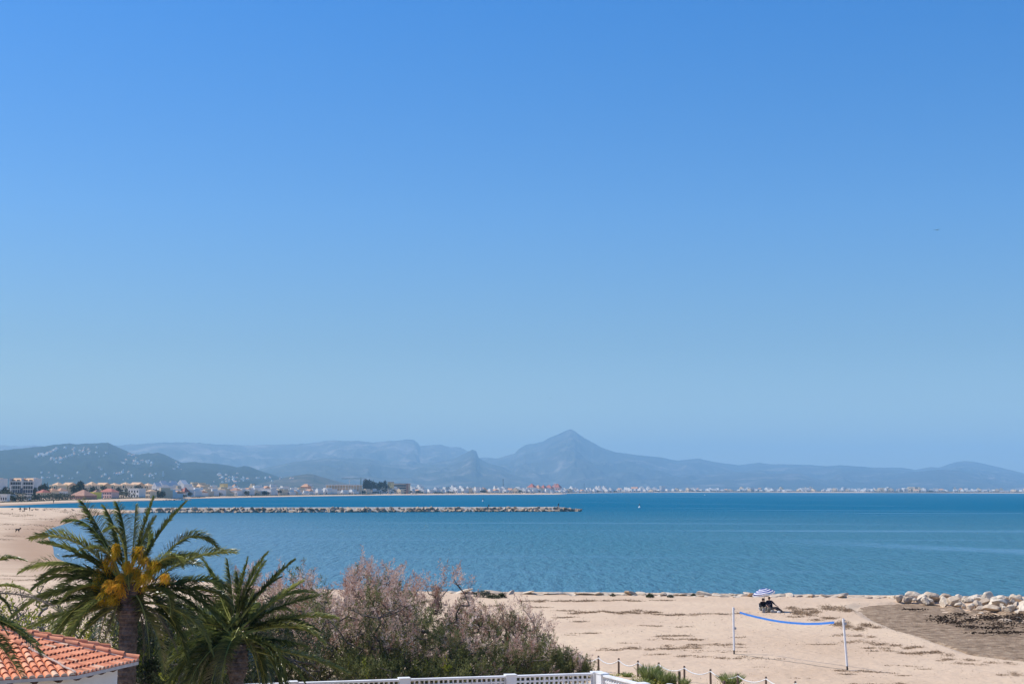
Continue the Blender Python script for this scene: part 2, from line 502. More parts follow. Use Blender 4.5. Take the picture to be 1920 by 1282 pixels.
ys = np.concatenate([np.arange(919.6, 922, 0.12), np.arange(922, 932, 0.1), np.arange(932, 965, 0.28), np.arange(965, 1095, 1.1), np.arange(1095, 1125, 0.5), np.arange(1125, 1300, 0.8), np.geomspace(1300, 5200, 40)])
xs = np.concatenate([np.linspace(-1800, -60, 60), np.arange(-50, 2000, 3.5), np.linspace(2010, 3900, 60)])
dy = np.array([F * EYE / (y - 917.0 + 0.0) for y in ys])
XX, DD = np.meshgrid((xs - 960) / F, dy)
GX, GY = XX * DD, DD
GZ, GS, GL, GF = terrain(GX, GY)
tb = MB()
tb.grid(np.stack([GX, GY, GZ], -1)[::-1], tint=0.5)


def ground_mat():
    mt, nt, b, out = nodes('sand')
    b.inputs['Roughness'].default_value = 0.95
    b.inputs['Specular IOR Level'].default_value = 0.1
    at = nt.nodes.new('ShaderNodeAttribute'); at.attribute_name = 'inland'
    aw = nt.nodes.new('ShaderNodeAttribute'); aw.attribute_name = 'wet'
    n1 = noise_n(nt, 0.09, 6)
    sand = ramp(nt, [(0.30, (0.57, 0.41, 0.275)), (0.5, (0.63, 0.465, 0.32)), (0.72, (0.69, 0.525, 0.355))], n1)
    # fine grain of shell and grit
    n2 = noise_n(nt, 3.0, 8, 0.75)
    grit = ramp(nt, [(0.30, (0.72, 0.70, 0.68)), (0.45, (1, 1, 1)), (0.62, (1.0, 1.0, 1.0)), (0.75, (1.08, 1.06, 1.04))], n2)
    mg = nt.nodes.new('ShaderNodeMix'); mg.data_type = 'RGBA'; mg.blend_type = 'MULTIPLY'; mg.inputs['Factor'].default_value = 1
    nt.links.new(sand, mg.inputs['A']); nt.links.new(grit, mg.inputs['B'])
    wet = nt.nodes.new('ShaderNodeMix'); wet.data_type = 'RGBA'; wet.inputs['B'].default_value = (0.40, 0.26, 0.165, 1)
    nt.links.new(aw.outputs['Fac'], wet.inputs['Factor']); nt.links.new(mg.outputs['Result'], wet.inputs['A'])
    n3 = noise_n(nt, 0.03, 6)
    soil = ramp(nt, [(0.35, (0.10, 0.10, 0.05)), (0.55, (0.20, 0.175, 0.11)), (0.7, (0.30, 0.25, 0.17))], n3)
    mi = nt.nodes.new('ShaderNodeMix'); mi.data_type = 'RGBA'
    nt.links.new(at.outputs['Fac'], mi.inputs['Factor']); nt.links.new(wet.outputs['Result'], mi.inputs['A']); nt.links.new(soil, mi.inputs['B'])
    nt.links.new(mi.outputs['Result'], b.inputs['Base Color'])
    bp = nt.nodes.new('ShaderNodeBump'); bp.inputs['Strength'].default_value = 0.7; bp.inputs['Distance'].default_value = 0.20
    nt.links.new(noise_n(nt, 1.4, 7, 0.6), bp.inputs['Height']); nt.links.new(bp.outputs[0], b.inputs['Normal'])
    return mt


ground = tb.build('ground', ground_mat())
tag(ground, kind='structure')
inl = (smooth(88, 110, GS) * GF)[::-1].ravel()
wetv = (smooth(14, 3, GS + 4 * fb2(GX * 0.05, GY * 0.05, 2)) * (GL * 0.9 + GF * 0.5))[::-1].ravel()
a = ground.data.attributes.new('inland', 'FLOAT', 'POINT'); a.data.foreach_set('value', inl.astype(np.float32))
a = ground.data.attributes.new('wet', 'FLOAT', 'POINT'); a.data.foreach_set('value', wetv.astype(np.float32))


def gz(x, y):
    return float(terrain(np.array([x], float), np.array([y], float))[0][0])


# ------------------------------------------------------------------ sea
def sea_mat():
    mt, nt, b, out = nodes('sea_water')
    L = nt.links
    geo = nt.nodes.new('ShaderNodeNewGeometry')
    sep = nt.nodes.new('ShaderNodeSeparateXYZ'); L.new(geo.outputs['Position'], sep.inputs[0])
    def nz(scale, st, det=4, rough=0.55):
        mp = nt.nodes.new('ShaderNodeMapping'); mp.inputs['Scale'].default_value = st
        L.new(geo.outputs['Position'], mp.inputs[0])
        n = nt.nodes.new('ShaderNodeTexNoise'); n.inputs['Scale'].default_value = scale; n.inputs['Detail'].default_value = det; n.inputs['Roughness'].default_value = rough
        L.new(mp.outputs[0], n.inputs['Vector']); return n.outputs['Fac']
    def mr(src, a, b_, c, d):
        n = nt.nodes.new('ShaderNodeMapRange'); n.interpolation_type = 'SMOOTHSTEP'
        for i, v in enumerate((a, b_, c, d)): n.inputs[i + 1].default_value = v
        L.new(src, n.inputs[0]); return n.outputs[0]
    def math_(op, a, b_=None):
        n = nt.nodes.new('ShaderNodeMath'); n.operation = op
        for i, v in enumerate((a, b_)):
            if v is None: continue
            if isinstance(v, (int, float)): n.inputs[i].default_value = v
            else: L.new(v, n.inputs[i])
        return n.outputs[0]
    # depth of the bay: open water is deep blue, the sheltered corner is pale over sand, a weedy bottom lies along the rocks
    nbig = nz(0.004, (0.35, 1.6, 1), 4)
    dist = math_('ADD', sep.outputs['Y'], math_('MULTIPLY', math_('SUBTRACT', nbig, 0.5), 300))
    deep = mr(dist, 150, 900, 0, 1)
    c1 = nt.nodes.new('ShaderNodeMix'); c1.data_type = 'RGBA'
    c1.inputs['A'].default_value = SEA_MID; c1.inputs['B'].default_value = SEA_DEEP
    L.new(deep, c1.inputs['Factor'])
    xa = math_('ADD', sep.outputs['X'], math_('MULTIPLY', sep.outputs['Y'], 0.16))
    shallow = math_('MULTIPLY', mr(xa, 70, -70, 0, 1), mr(sep.outputs['Y'], 800, 250, 0, 1))
    c2 = nt.nodes.new('ShaderNodeMix'); c2.data_type = 'RGBA'
    c2.inputs['B'].default_value = SEA_SHALLOW
    L.new(math_('MULTIPLY', shallow, 0.85), c2.inputs['Factor']); L.new(c1.outputs['Result'], c2.inputs['A'])
    nw = nz(0.06, (0.5, 1.2, 1), 5)
    weed = math_('MULTIPLY', mr(sep.outputs['Y'], 122, 150, 1, 0), mr(nw, 0.35, 0.6, 0.35, 1))
    c3 = nt.nodes.new('ShaderNodeMix'); c3.data_type = 'RGBA'
    c3.inputs['B'].default_value = SEA_WEED
    L.new(math_('MULTIPLY', weed, 0.75), c3.inputs['Factor']); L.new(c2.outputs['Result'], c3.inputs['A'])
    L.new(c3.outputs['Result'], b.inputs['Base Color'])
    # calm slicks: bands with fewer ripples
    sl1 = nz(0.011, (0.22, 1.9, 1), 5)
    slick = mr(sl1, 0.54, 0.69, 0, 1)
    # one broad slick off the beach
    lx = math_('ADD', sep.outputs['Y'], math_('MULTIPLY', sep.outputs['X'], 1.55))
    lx = math_('ADD', lx, math_('MULTIPLY', math_('SUBTRACT', nz(0.02, (1, 1, 1), 4), 0.5), 34))
    w1 = math_('MULTIPLY', mr(math_('ABSOLUTE', math_('SUBTRACT', lx, 384)), 7, 26, 1, 0), mr(sep.outputs['X'], 42, 90, 0.1, 1))
    slick = math_('MAXIMUM', slick, w1)
    rp = nz(0.75, (0.5, 1.25, 1), 4, 0.62)
    r2 = nz(0.16, (0.4, 1.3, 1), 3, 0.6)
    r3 = nz(0.8, (1.0, 0.20, 1), 4, 0.65)
    hgt = math_('ADD', math_('ADD', math_('MULTIPLY', rp, 0.85), math_('MULTIPLY', r2, 1.6)), math_('MULTIPLY', r3, 0.9))
    bp = nt.nodes.new('ShaderNodeBump'); bp.inputs['Distance'].default_value = 1.0
    L.new(math_('SUBTRACT', 0.95, math_('MULTIPLY', slick, 0.55)), bp.inputs['Strength'])
    L.new(hgt, bp.inputs['Height']); L.new(bp.outputs[0], b.inputs['Normal'])
    df = nt.nodes.new('ShaderNodeBsdfDiffuse'); df.inputs['Roughness'].default_value = 0.0
    L.new(c3.outputs['Result'], df.inputs['Color']); L.new(bp.outputs[0], df.inputs['Normal'])
    gl = nt.nodes.new('ShaderNodeBsdfGlossy'); gl.inputs['Roughness'].default_value = 0.12; gl.inputs['Color'].default_value = (1, 1, 1, 1)
    L.new(bp.outputs[0], gl.inputs['Normal'])
    fr = nt.nodes.new('ShaderNodeFresnel'); fr.inputs['IOR'].default_value = 1.33; L.new(bp.outputs[0], fr.inputs['Normal'])
    share = math_('ADD', math_('MULTIPLY', math_('MULTIPLY', fr.outputs[0], mr(r3, 0.28, 0.72, 0.62, 1.42)), mr(dist, 130, 1000, 0.48, 0.15)), math_('MULTIPLY', slick, 0.20))
    mx = nt.nodes.new('ShaderNodeMixShader')
    L.new(share, mx.inputs[0]); L.new(df.outputs[0], mx.inputs[1]); L.new(gl.outputs[0], mx.inputs[2])
    L.new(mx.outputs[0], out.inputs['Surface'])
    return mt


SEA_MID = (0.060, 0.190, 0.250, 1)
SEA_DEEP = (0.0008, 0.125, 0.225, 1)
SEA_SHALLOW = (0.17, 0.285, 0.385, 1)
SEA_WEED = (0.045, 0.125, 0.21, 1)
sb = MB()
gxs = np.array([-3000, -500, 500, 9000.]); gys = np.array([60, 400, 1500, 16500.])
V = np.zeros((4, 4, 3)); V[..., 0] = gxs[None, :]; V[..., 1] = gys[:, None]; V[..., 2] = SEA
sb.grid(V)
sea = tag(sb.build('sea', sea_mat()), kind='structure')


# ------------------------------------------------------------------ mountains
def elev(pts):
    """(pixel x, pixel y) ridge line -> functions of u = X/Y giving tan(elevation)"""
    us, ts = [], []
    for x, y in pts:
        v = ray(x, y); us.append(v.x / v.y); ts.append(v.z / v.y)
    return np.array(us), np.array(ts)


def mountain_mat(name, forest, scrub, rock, rock_at=0.6, sc=0.003):
    mt, nt, b, out = nodes(name)
    b.inputs['Roughness'].default_value = 1.0
    b.inputs['Specular IOR Level'].default_value = 0.0
    n1 = noise_n(nt, sc, 8, 0.62)
    n2 = noise_n(nt, sc * 6, 6, 0.65, stretch=(1, 1, 0.5))
    ad = nt.nodes.new('ShaderNodeMath'); ad.operation = 'MULTIPLY_ADD'; ad.inputs[1].default_value = 0.5
    nt.links.new(n2, ad.inputs[0]); nt.links.new(n1, ad.inputs[2])
    nt.links.new(ramp(nt, [(0.55, forest), (rock_at + 0.12, scrub), (rock_at + 0.28, rock)], ad.outputs[0]), b.inputs['Base Color'])
    return mt


def make_range(name, pts, D1, D0, z0, mt, gully=0.16, nu=420, nv=46, seed=0.0, power=1.25, jag=1.0, back=0.35):
    us, ts = elev(pts)
    def height(u, Y):
        rd = D1 * (1 + 0.05 * np.sin(u * 40 + seed))
        v = (Y - D0) / (rd - D0)
        t = np.interp(u, us, ts)
        zr = EYE + rd * t
        kx, ky = u * D1 * 0.0012, Y * 0.0004
        rid = 1 - np.abs(2 * fb2(kx * 1.3 + seed * 7, ky + seed, 4))
        g = gully * (rid - 0.75) * np.sin(np.clip(v, 0, 1) * math.pi)
        shp = np.clip(v, 0, 1) ** power
        fine = jag * 0.02 * fb2(u * D1 * 0.01 + seed, Y * 0.004, 4)
        up_ = z0 + (zr - z0) * np.clip(shp + g + fine * np.clip(v * 2, 0, 1), -0.05, None)
        # behind the ridge
        bk = np.clip((v - 1) / back, 0, 1)
        z = np.where(v <= 1, up_, z0 + (zr - z0) * ((1 + fine) * (1 - bk ** 1.3)))
        edge = smooth(us[0], us[0] + 0.015, u) * smooth(us[-1], us[-1] - 0.015, u)
        return z0 + (z - z0) * (edge if ts[0] < 0.0 or True else 1) if name == 'hill' else z
    uu = np.linspace(us[0], us[-1], nu)
    vv = np.concatenate([np.linspace(0, 0.95, nv), np.linspace(0.97, 1.03, 7), np.linspace(1.08, 1 + back, 8)])
    U, Vv = np.meshgrid(uu, vv)
    rd = D1 * (1 + 0.05 * np.sin(U * 40 + seed))
    Y = D0 + (rd - D0) * Vv
    Z = height(U, Y)
    mb = MB(); mb.grid(np.stack([U * Y, Y, Z], -1))
    o = tag(mb.build(name, mt), kind='structure')
    return height


mt_far = mountain_mat('mountain_far', (0.035, 0.042, 0.032), (0.10, 0.09, 0.075), (0.32, 0.27, 0.235), 0.64, 0.0009)
mt_mid = mountain_mat('mountain_mid', (0.025, 0.032, 0.022), (0.065, 0.062, 0.048), (0.24, 0.205, 0.175), 0.68, 0.0013)
mt_hill = mountain_mat('hill_forest', (0.010, 0.017, 0.011), (0.026, 0.030, 0.020), (0.15, 0.115, 0.09), 0.76, 0.004)
mt_low = mountain_mat('hill_low', (0.02, 0.028, 0.017), (0.07, 0.062, 0.042), (0.15, 0.115, 0.088), 0.62, 0.006)

make_range('mountains', [(-120, 836), (0, 834), (30, 836), (62, 834), (110, 840), (200, 836), (235, 834), (300, 829), (350, 828.5), (400, 832), (460, 835), (500, 833.5), (555, 832), (600, 828), (630, 824.5), (650, 827), (672, 826), (700, 829.5),
                         (735, 826), (765, 823.5), (776, 824), (784, 830), (787, 836), (800, 835), (815, 833), (828, 833), (845, 838), (862, 838), (872, 843), (888, 848), (897, 857), (925, 858), (955, 870), (1020, 890), (1100, 905)],
           27000, 16000, 0, mt_far, 0.22, 520, 52, 2.1)
make_range('mountains', [(300, 918), (420, 895), (500, 876), (560, 864), (620, 858), (690, 859), (720, 864), (800, 868), (850, 860), (878, 846), (886, 843), (893, 846), (897, 857), (915, 868), (940, 874), (960, 884), (1010, 898), (1080, 912)],
           20500, 13500, 0, mt_mid, 0.25, 420, 46, 4.4, 0.9)
make_range('mountains', [(830, 915), (860, 890), (890, 868), (915, 860), (935, 858), (965, 850), (973, 841), (985, 834), (1005, 831), (1017, 828), (1035, 818), (1052, 811), (1063, 806.5), (1070, 804.8), (1078, 808), (1092, 818), (1108, 828),
                         (1125, 837), (1155, 847.5), (1185, 851), (1200, 853), (1240, 857), (1268, 863), (1290, 861), (1312, 859.5), (1340, 866), (1385, 871.5), (1405, 869), (1425, 867), (1445, 870), (1480, 870), (1520, 871), (1548, 873.5), (1575, 871.5),
                         (1610, 874), (1640, 876), (1690, 876), (1716, 880), (1745, 875), (1762, 876), (1790, 866), (1808, 864), (1822, 864.5), (1850, 870), (1885, 878), (1920, 887), (1990, 902), (2100, 918)],
           24000, 15000, 0, mt_mid, 0.2, 640, 52, 7.7, 1.1, 0.7)
make_range('mountains', [(1130, 922), (1250, 900), (1330, 888), (1390, 885), (1440, 888), (1500, 887), (1540, 899), (1570, 913), (1590, 920)], 19500, 14500, 0, mt_mid, 0.15, 160, 30, 3.3, 0.9)
make_range('mountains', [(1500, 921), (1600, 900), (1700, 886), (1760, 880), (1800, 882), (1850, 894), (1920, 905), (2050, 918)], 20500, 15500, 0, mt_mid, 0.15, 200, 30, 5.3, 0.9)
hillA = make_range('hills', [(-260, 858), (-120, 848), (-40, 845), (20, 842), (60, 839), (100, 833), (128, 831), (150, 832.5), (190, 831), (202, 830), (212, 835), (230, 843), (250, 850), (262, 852), (278, 849), (296, 848), (310, 852), (325, 860), (340, 867),
                             (362, 865.5), (385, 867), (405, 868.5), (430, 873), (444, 875.5), (458, 872.5), (468, 874), (485, 881), (510, 889), (532, 896), (560, 908), (620, 917)],
                   12800, 8200, 1, mt_hill, 0.20, 460, 60, 1.2, 0.85, 1.6)
hillB = make_range('hills', [(430, 917), (500, 903), (540, 894), (556, 891), (575, 888), (588, 889), (600, 893), (622, 899), (650, 906), (700, 912), (740, 917)],
                   9800, 8300, 1, mt_low, 0.14, 160, 36, 6.2, 0.8, 1.2)
hillC = make_range('hills', [(-260, 868), (-60, 872), (0, 876), (20, 886), (50, 898), (90, 912), (120, 918)], 9500, 8000, 1, mt_hill, 0.14, 120, 36, 9.2, 0.8, 1.2)


def on_hill(hf, x, y, d0, d1):
    v = ray(x, y); u = v.x / v.y
    Y = np.linspace(d0, d1, 500)
    z = hf(np.full_like(Y, u), Y)
    rz = EYE + Y * v.z / v.y
    k = np.argmax(z >= rz)
    if z[k] < rz[k]: return None
    return Vector((u * Y[k], Y[k], float(z[k])))
# ------------------------------------------------------------------ rocks
def rock_proto(name, seed, flat=0.7, mt='limestone', sub=2):
    bm = bmesh.new()
    bmesh.ops.create_icosphere(bm, subdivisions=sub, radius=0.5)
    r = random.Random(seed)
    cuts = [(Vector((r.gauss(0, 1), r.gauss(0, 1), r.gauss(0, 0.8))).normalized(), r.uniform(0.20, 0.36)) for _ in range(10)]
    for v in bm.verts:
        for n, dd in cuts:
            k = v.co.dot(n) - dd
            if k > 0: v.co -= n * k * 0.98
        v.co *= 1 + 0.09 * fbm(v.co, 2.6, 4, seed * 3.3)
        v.co.z *= flat
        v.co *= 1.3
    me = bpy.data.meshes.new(name)
    bm.to_mesh(me); bm.free()
    me.materials.append(M[mt])
    o = bpy.data.objects.new(name, me)
    return o


shore_protos = [rock_proto('shore_rock', k, 0.62, 'limestone', 3) for k in range(5)]
big_protos = [rock_proto('boulder', 20 + k, 0.8, 'limestone', 3) for k in range(5)]
pier_protos = [rock_proto('breakwater_boulder', 40 + k, 0.85, 'pier_rock', 2) for k in range(6)]


def put_rock(proto, p, size, label, group, name_cat='rock', rx=0.25):
    o = proto.copy()
    C.objects.link(o)
    o.location = p
    o.scale = size
    o.rotation_euler = (random.uniform(-rx, rx), random.uniform(-rx, rx), random.uniform(0, 6.28))
    return tag(o, label, name_cat, group)


# the low pale line of rocks between the sand and the sea
x = 852.0
while x < 1705:
    rows = ((0.0, 0.28, 1.0), (1.1, 0.12, 0.8)) if x > 1000 else ((0.0, 0.28, 1.0),)
    for off, zz, k in rows:
        xx = x + random.uniform(-4, 4)
        yb = float(np.interp(xx, [850, 1100, 1400, 1700, 1920], [1112, 1114.5, 1117, 1120.5, 1122]))
        p = P(xx, yb, z=0.0)
        p.y -= off * random.uniform(0.6, 1.3)
        p.z = zz - 0.24 + random.uniform(-0.08, 0.05)
        s = random.uniform(0.55, 1.2) * k
        put_rock(random.choice(shore_protos), p, (s * random.uniform(1.3, 2.4), s * random.uniform(0.8, 1.2), s * random.uniform(0.30, 0.58)),
                 'low whitish rock in the broken line between the sand and the blue sea', 'whitish rocks along the sand edge')
    x += random.uniform(8, 13)
# the tall boulders beside the dried seaweed
bnd = [(1690, 1124), (1760, 1129), (1840, 1138), (1920, 1146), (2100, 1152)]
x = 1694.0
while x < 2080:
    ybot = float(np.interp(x, [a for a, _ in bnd], [b for _, b in bnd]))
    ytop = 1121.0 + (x - 1690) * 0.004
    nrow = 1 + int((ybot - ytop) / 4.8)
    for k in range(nrow):
        yy = ytop + (ybot - ytop) * (k + 0.9) / nrow + random.uniform(-1, 1)
        xx = x + random.uniform(-8, 8)
        p = P(xx, yy, z=0.1)
        s = random.choice([0.45, 0.65, 0.8, 0.95, 1.2]) * random.uniform(0.85, 1.1)
        p.z = 0.12 + random.uniform(-0.1, 0.15) + (0.12 if k < nrow - 1 else 0)
        put_rock(random.choice(big_protos), p, (s * random.uniform(1, 1.25), s * random.uniform(0.85, 1.1), s * random.uniform(0.75, 0.95)),
                 'large pale limestone boulder heaped between the dried seaweed bank and the sea', 'boulders by the seaweed bank', 'boulder', 0.4)
    x += random.uniform(10.5, 15)
for xx, yy, s in ((1886, 1164, 0.7), (1838, 1150, 0.4), (1905, 1160, 0.55)):
    put_rock(big_protos[1], P(xx, yy, z=-0.1), (s * 1.3, s, s * 0.7), 'small pale stone lying loose among the shade-dark hollows of the seaweed', 'stones among the seaweed clumps', 'rock')

# breakwater
A0, A1 = P(255, 961.0, z=SEA), P(1086, 958.2, z=SEA)
ax = (A1 - A0); Ln = ax.length; ax.normalize(); an = Vector((ax.y, -ax.x, 0))     # an points towards the camera
bw = MB()
rows = []
for i in range(121):
    t = i / 120; L = t * Ln
    end = smooth(Ln + 1, Ln - 13, np.array(L)).item()
    c = A0 + ax * L
    w = 5.6 * (0.35 + 0.65 * end)
    tp = -0.55 + 1.15 * end + 0.12 * vnoise((L * 0.25, 3.0))
    prof = [(w, SEA - 0.8), (w * 0.82, SEA + 0.5 * end), (2.4, tp), (-2.2, tp + 0.05), (-w, SEA - 0.8)]
    rows.append([tuple(c + an * o + Vector((0, 0, z - SEA))) for o, z in prof])
bw.grid(np.array(rows), smooth=False)
tag(bw.build('breakwater', M['pier_top']), 'long low breakwater with a pale level crest running out into the bay', 'breakwater', kind='thing')
cnt = 0
L = 3.0
while cnt < 296 and L < Ln + 0.5:
    end = smooth(Ln + 1, Ln - 13, np.array(L)).item()
    for row in range(2):
        LL = L + random.uniform(-0.5, 0.5) + row * 0.7
        c = A0 + ax * min(LL, Ln + 0.8)
        if row == 0: off, z = 4.7, -1.25
        else: off, z = 3.1, -0.25
        off *= 0.35 + 0.65 * end
        z = z if row == 0 else -1.0 + (z + 1.0) * end
        p = c + an * (off + random.uniform(-0.5, 0.5)); p.z = z + random.uniform(-0.2, 0.22)
        s = random.uniform(1.5, 2.4)
        put_rock(random.choice(pier_protos), p, (s * random.uniform(1.0, 1.3), s, s * random.uniform(0.7, 1.0)),
                 'rough brown and grey boulder piled on the flank of the long breakwater', 'boulders of the breakwater', 'boulder', 0.6)
        cnt += 1
    L += 1.40
# stones on the crest of the sand spit
for k in range(26):
    xx = random.uniform(20, 290)
    p = P(xx, random.uniform(953.0, 955.2), z=0.1); p.z = gz(p.x, p.y) + 0.1
    s = random.uniform(0.7, 1.5)
    put_rock(random.choice(pier_protos), p, (s * 1.2, s, s * 0.7), 'scattered rock on the crest of the sand spit by the lagoon', 'rocks on the sand spit')
for k in range(22):
    xx = random.uniform(300, 358)
    p = P(xx, 936.8 + random.uniform(-0.3, 0.4), z=SEA + 0.3)
    s = random.uniform(1.3, 2.4)
    put_rock(random.choice(pier_protos), p, (s * 1.3, s, s * 0.6), 'dark rock in the short groyne off the far sandy beach', 'rocks of the short groyne')

# ------------------------------------------------------------------ dried seaweed
sw = MB()
nu, nv = 300, 84
xl = np.array(weed_low); xu = np.array(weed_up)
Vg = np.zeros((nv, nu, 3)); Tg = np.zeros((nv, nu))
for i, xx in enumerate(np.linspace(1580, 2290, nu)):
    jag_ = smooth(1580, 1625, np.array(xx)).item()
    yl = np.interp(xx, xl[:, 0], xl[:, 1]) + jag_ * (2.6 * fbm((xx * 0.035, 1.0), 1, 4) + 0.8); yu = np.interp(xx, xu[:, 0], xu[:, 1]) + jag_ * 1.8 * fbm((xx * 0.03, 7.0), 1, 4)
    for j in range(nv):
        t = j / (nv - 1)
        p = P(xx, yl + (yu - yl) * t, z=-0.25)
        Vg[j, i] = p
X, Y = Vg[..., 0], Vg[..., 1]
T2 = np.linspace(0, 1, nv)[:, None]
clump = smooth(0.55, 0.95, T2) * smooth(1745, 1790, np.linspace(1580, 2290, nu))[None, :]
rough_ = np.abs(fb2(X * 0.45, Y * 0.22, 4))
Vg[..., 2] = -0.16 - 0.12 * smooth(1660, 1590, np.linspace(1580, 2290, nu))[None, :] + 0.05 * fb2(X * 0.5, Y * 0.5, 3) + 0.05 * fb2(X * 2.3, Y * 2.3, 2) + clump * (0.95 * np.maximum(0.30 - np.abs(fb2(X * 0.55 + 5, Y * 0.17, 4)) * 1.1, -0.05) - 0.10) \
    - 0.34 * smooth(0.02, -0.10, T2 - 0.10 + 0.16 * fb2(X * 0.8, Y * 0.35, 4)) - 0.2 * smooth(0.97, 1.0, T2)
sw.grid(Vg, tint=0.5)
seaweed_bank = tag(sw.build('seaweed_bank', mat('seaweed_bank', (0.17, 0.115, 0.07), (0.31, 0.215, 0.138), 1.7, 0.95, 1.0, 0.14, 12, 0.1, c3=(0.45, 0.335, 0.225))), kind='stuff')
# loose strands lying on the bank and in clumps coloured dark as hollow shade
st = MB()
def strands(cx, cy, rx, ry, n, z=None, ln=3.2, wd=0.75, flat=0.35, tint=(0.15, 0.9), gauss=True, mb=None, power=1.0):
    u = rng.normal(0, 0.42, n) if gauss else rng.uniform(-1, 1, n)
    v = rng.normal(0, 0.42, n) if gauss else rng.uniform(-1, 1, n)
    xs_ = cx + u * rx; ys_ = cy + v * ry
    pts = np.array([P(a, b, z=0.0) for a, b in zip(xs_, ys_)])
    zz = terrain(pts[:, 0], pts[:, 1])[0] if z is None else np.full(n, z)
    pts[:, 2] = zz + 0.015
    m = ~inside(pts[:, 0], pts[:, 1], water_poly)
    pts = pts[m]; n = len(pts)
    if n == 0: return
    pxm = F / pts[:, 1]
    dirs = rng.normal(size=(n, 3)) * np.array([1, 0.8, flat]); dirs[:, 2] = np.abs(dirs[:, 2])
    leaf_quads(mb or st, pts, dirs, ln / pxm * rng.uniform(0.5, 1.5, n), wd / pxm * rng.uniform(0.6, 1.4, n) , tint=rng.uniform(*tint, n))

dry = [(1135, 1127, 75, 1.8, 700), (1040, 1128, 70, 1.6, 380), (1240, 1126, 22, 1.2, 90), (1150, 1148, 85, 3.6, 1700), (1265, 1152, 36, 2.4, 420), (1350, 1151, 46, 1.8, 360), (1220, 1174, 20, 1.6, 110), (1278, 1175, 14, 1.1, 60), (1108, 1186, 16, 1.1, 70),
       (1262, 1192, 32, 2.2, 240), (1265, 1191, 20, 1.8, 180), (1262, 1198, 42, 2.4, 300), (1308, 1201, 18, 1.8, 90), (1220, 1217, 90, 2.6, 720), (1275, 1215, 38, 5.5, 420), (1340, 1210, 55, 2.6, 380), (1235, 1226, 26, 1.6, 120), (1285, 1230, 24, 1.6, 110), (1325, 1231, 14, 1.3, 70),
       (1385, 1233, 46, 2.4, 260), (1450, 1235, 11, 1.0, 45), (1340, 1221, 60, 2.0, 150), (1010, 1127, 26, 1.2, 130), (925, 1137, 22, 1.4, 120), (1010, 1139.5, 24, 1.5, 120), (1062, 1144, 24, 1.3, 140), (1067, 1158, 13, 2.0, 150), (1086, 1165, 9, 1.6, 90), (990, 1164, 8, 1, 30), (1100, 1186, 22, 1.3, 80), (1071, 1189, 9, 1, 25),
       (1545, 1144, 50, 8.5, 2100), (1500, 1141, 28, 3, 380), (1500, 1156, 24, 2.4, 150), (1545, 1161, 26, 3.4, 300), (1600, 1174, 44, 7, 1300), (1600, 1192, 36, 3.5, 260), (1620, 1203, 34, 5, 520), (1548, 1208, 24, 1.6, 130), (1392, 1194, 15, 1.3, 70), (1380, 1213, 26, 1.5, 60),
       (1680, 1213, 52, 5, 640), (1735, 1222, 48, 6, 900), (1790, 1236, 40, 3.5, 330), (1850, 1243, 60, 3.4, 330), (1660, 1221, 36, 2.2, 110), (1605, 1257, 36, 2.2, 220), (1585, 1263, 20, 1.5, 90), (1652, 1260, 28, 2, 140), (1702, 1265, 11, 1.2, 45), (1905, 1265, 28, 5, 240), (1690, 1248, 36, 2, 80), (1738, 1255, 12, 1.2, 40),
       (1650, 1281, 50, 3, 300), (1505, 1270, 14, 1.2, 30), (1430, 1250, 20, 1.2, 20), (1180, 1206, 22, 1.2, 50), (1140, 1219, 22, 1.5, 60)]
for cx, cy, rx, ry, n in dry:
    # each drift is a run of ragged tufts
    k = max(1, int(rx / 7))
    for q in range(k):
        tx = cx + rx * (2 * (q + rng.uniform(0, 1)) / k - 1); ty = cy + ry * rng.normal(0, 0.45)
        strands(tx, ty, rx / k * 2.0, ry * rng.uniform(0.3, 0.8), int(1.6 * n / k * rng.uniform(0.5, 1.5)) + 2)
left = [(30, 962, 60, 2.5, 500), (150, 956, 60, 3, 900), (60, 976, 70, 2, 450), (70, 983, 60, 1.5, 200), (10, 995, 22, 3, 200), (50, 1067, 90, 3, 500), (90, 1085, 110, 4, 800), (120, 1104, 130, 4, 800), (30, 1098, 60, 3, 300), (130, 1074, 60, 2, 300), (100, 968, 60, 1.5, 160)]
for cx, cy, rx, ry, n in left:
    k = max(1, int(rx / 9))
    for q in range(k):
        strands(cx + rx * (2 * (q + rng.uniform(0, 1)) / k - 1), cy + ry * rng.normal(0, 0.5), rx / k * 2.2, ry * 0.5, int(n / k) + 2, ln=2.6, wd=0.6)
# single crumbs everywhere on the sand
for _ in range(46):
    strands(rng.uniform(900, 1920), rng.uniform(1125, 1280), 110, 22, 36, ln=1.8, wd=1.0, tint=(0.1, 0.6))
tag(st.build('seaweed_litter', M['seaweed']), kind='stuff')
for _ in range(60):
    xx = rng.uniform(1600, 2100); yl = np.interp(xx, xl[:, 0], xl[:, 1]); yu = np.interp(xx, xu[:, 0], xu[:, 1])
    strands(xx, yl + (yu - yl) * rng.uniform(0.02, 0.98), 60, 6, 130, z=-0.05, ln=3.0, wd=0.8, flat=0.3, tint=(0.05, 1.0))
for xx in np.arange(1598, 2100, 3.2):     # ragged rim
    yl = np.interp(xx, xl[:, 0], xl[:, 1])
    strands(xx, yl + rng.normal(0.5, 1.3), 6, 2.4, 24, z=0.03, ln=2.6, wd=0.9, flat=0.3, tint=(0.2, 0.9))
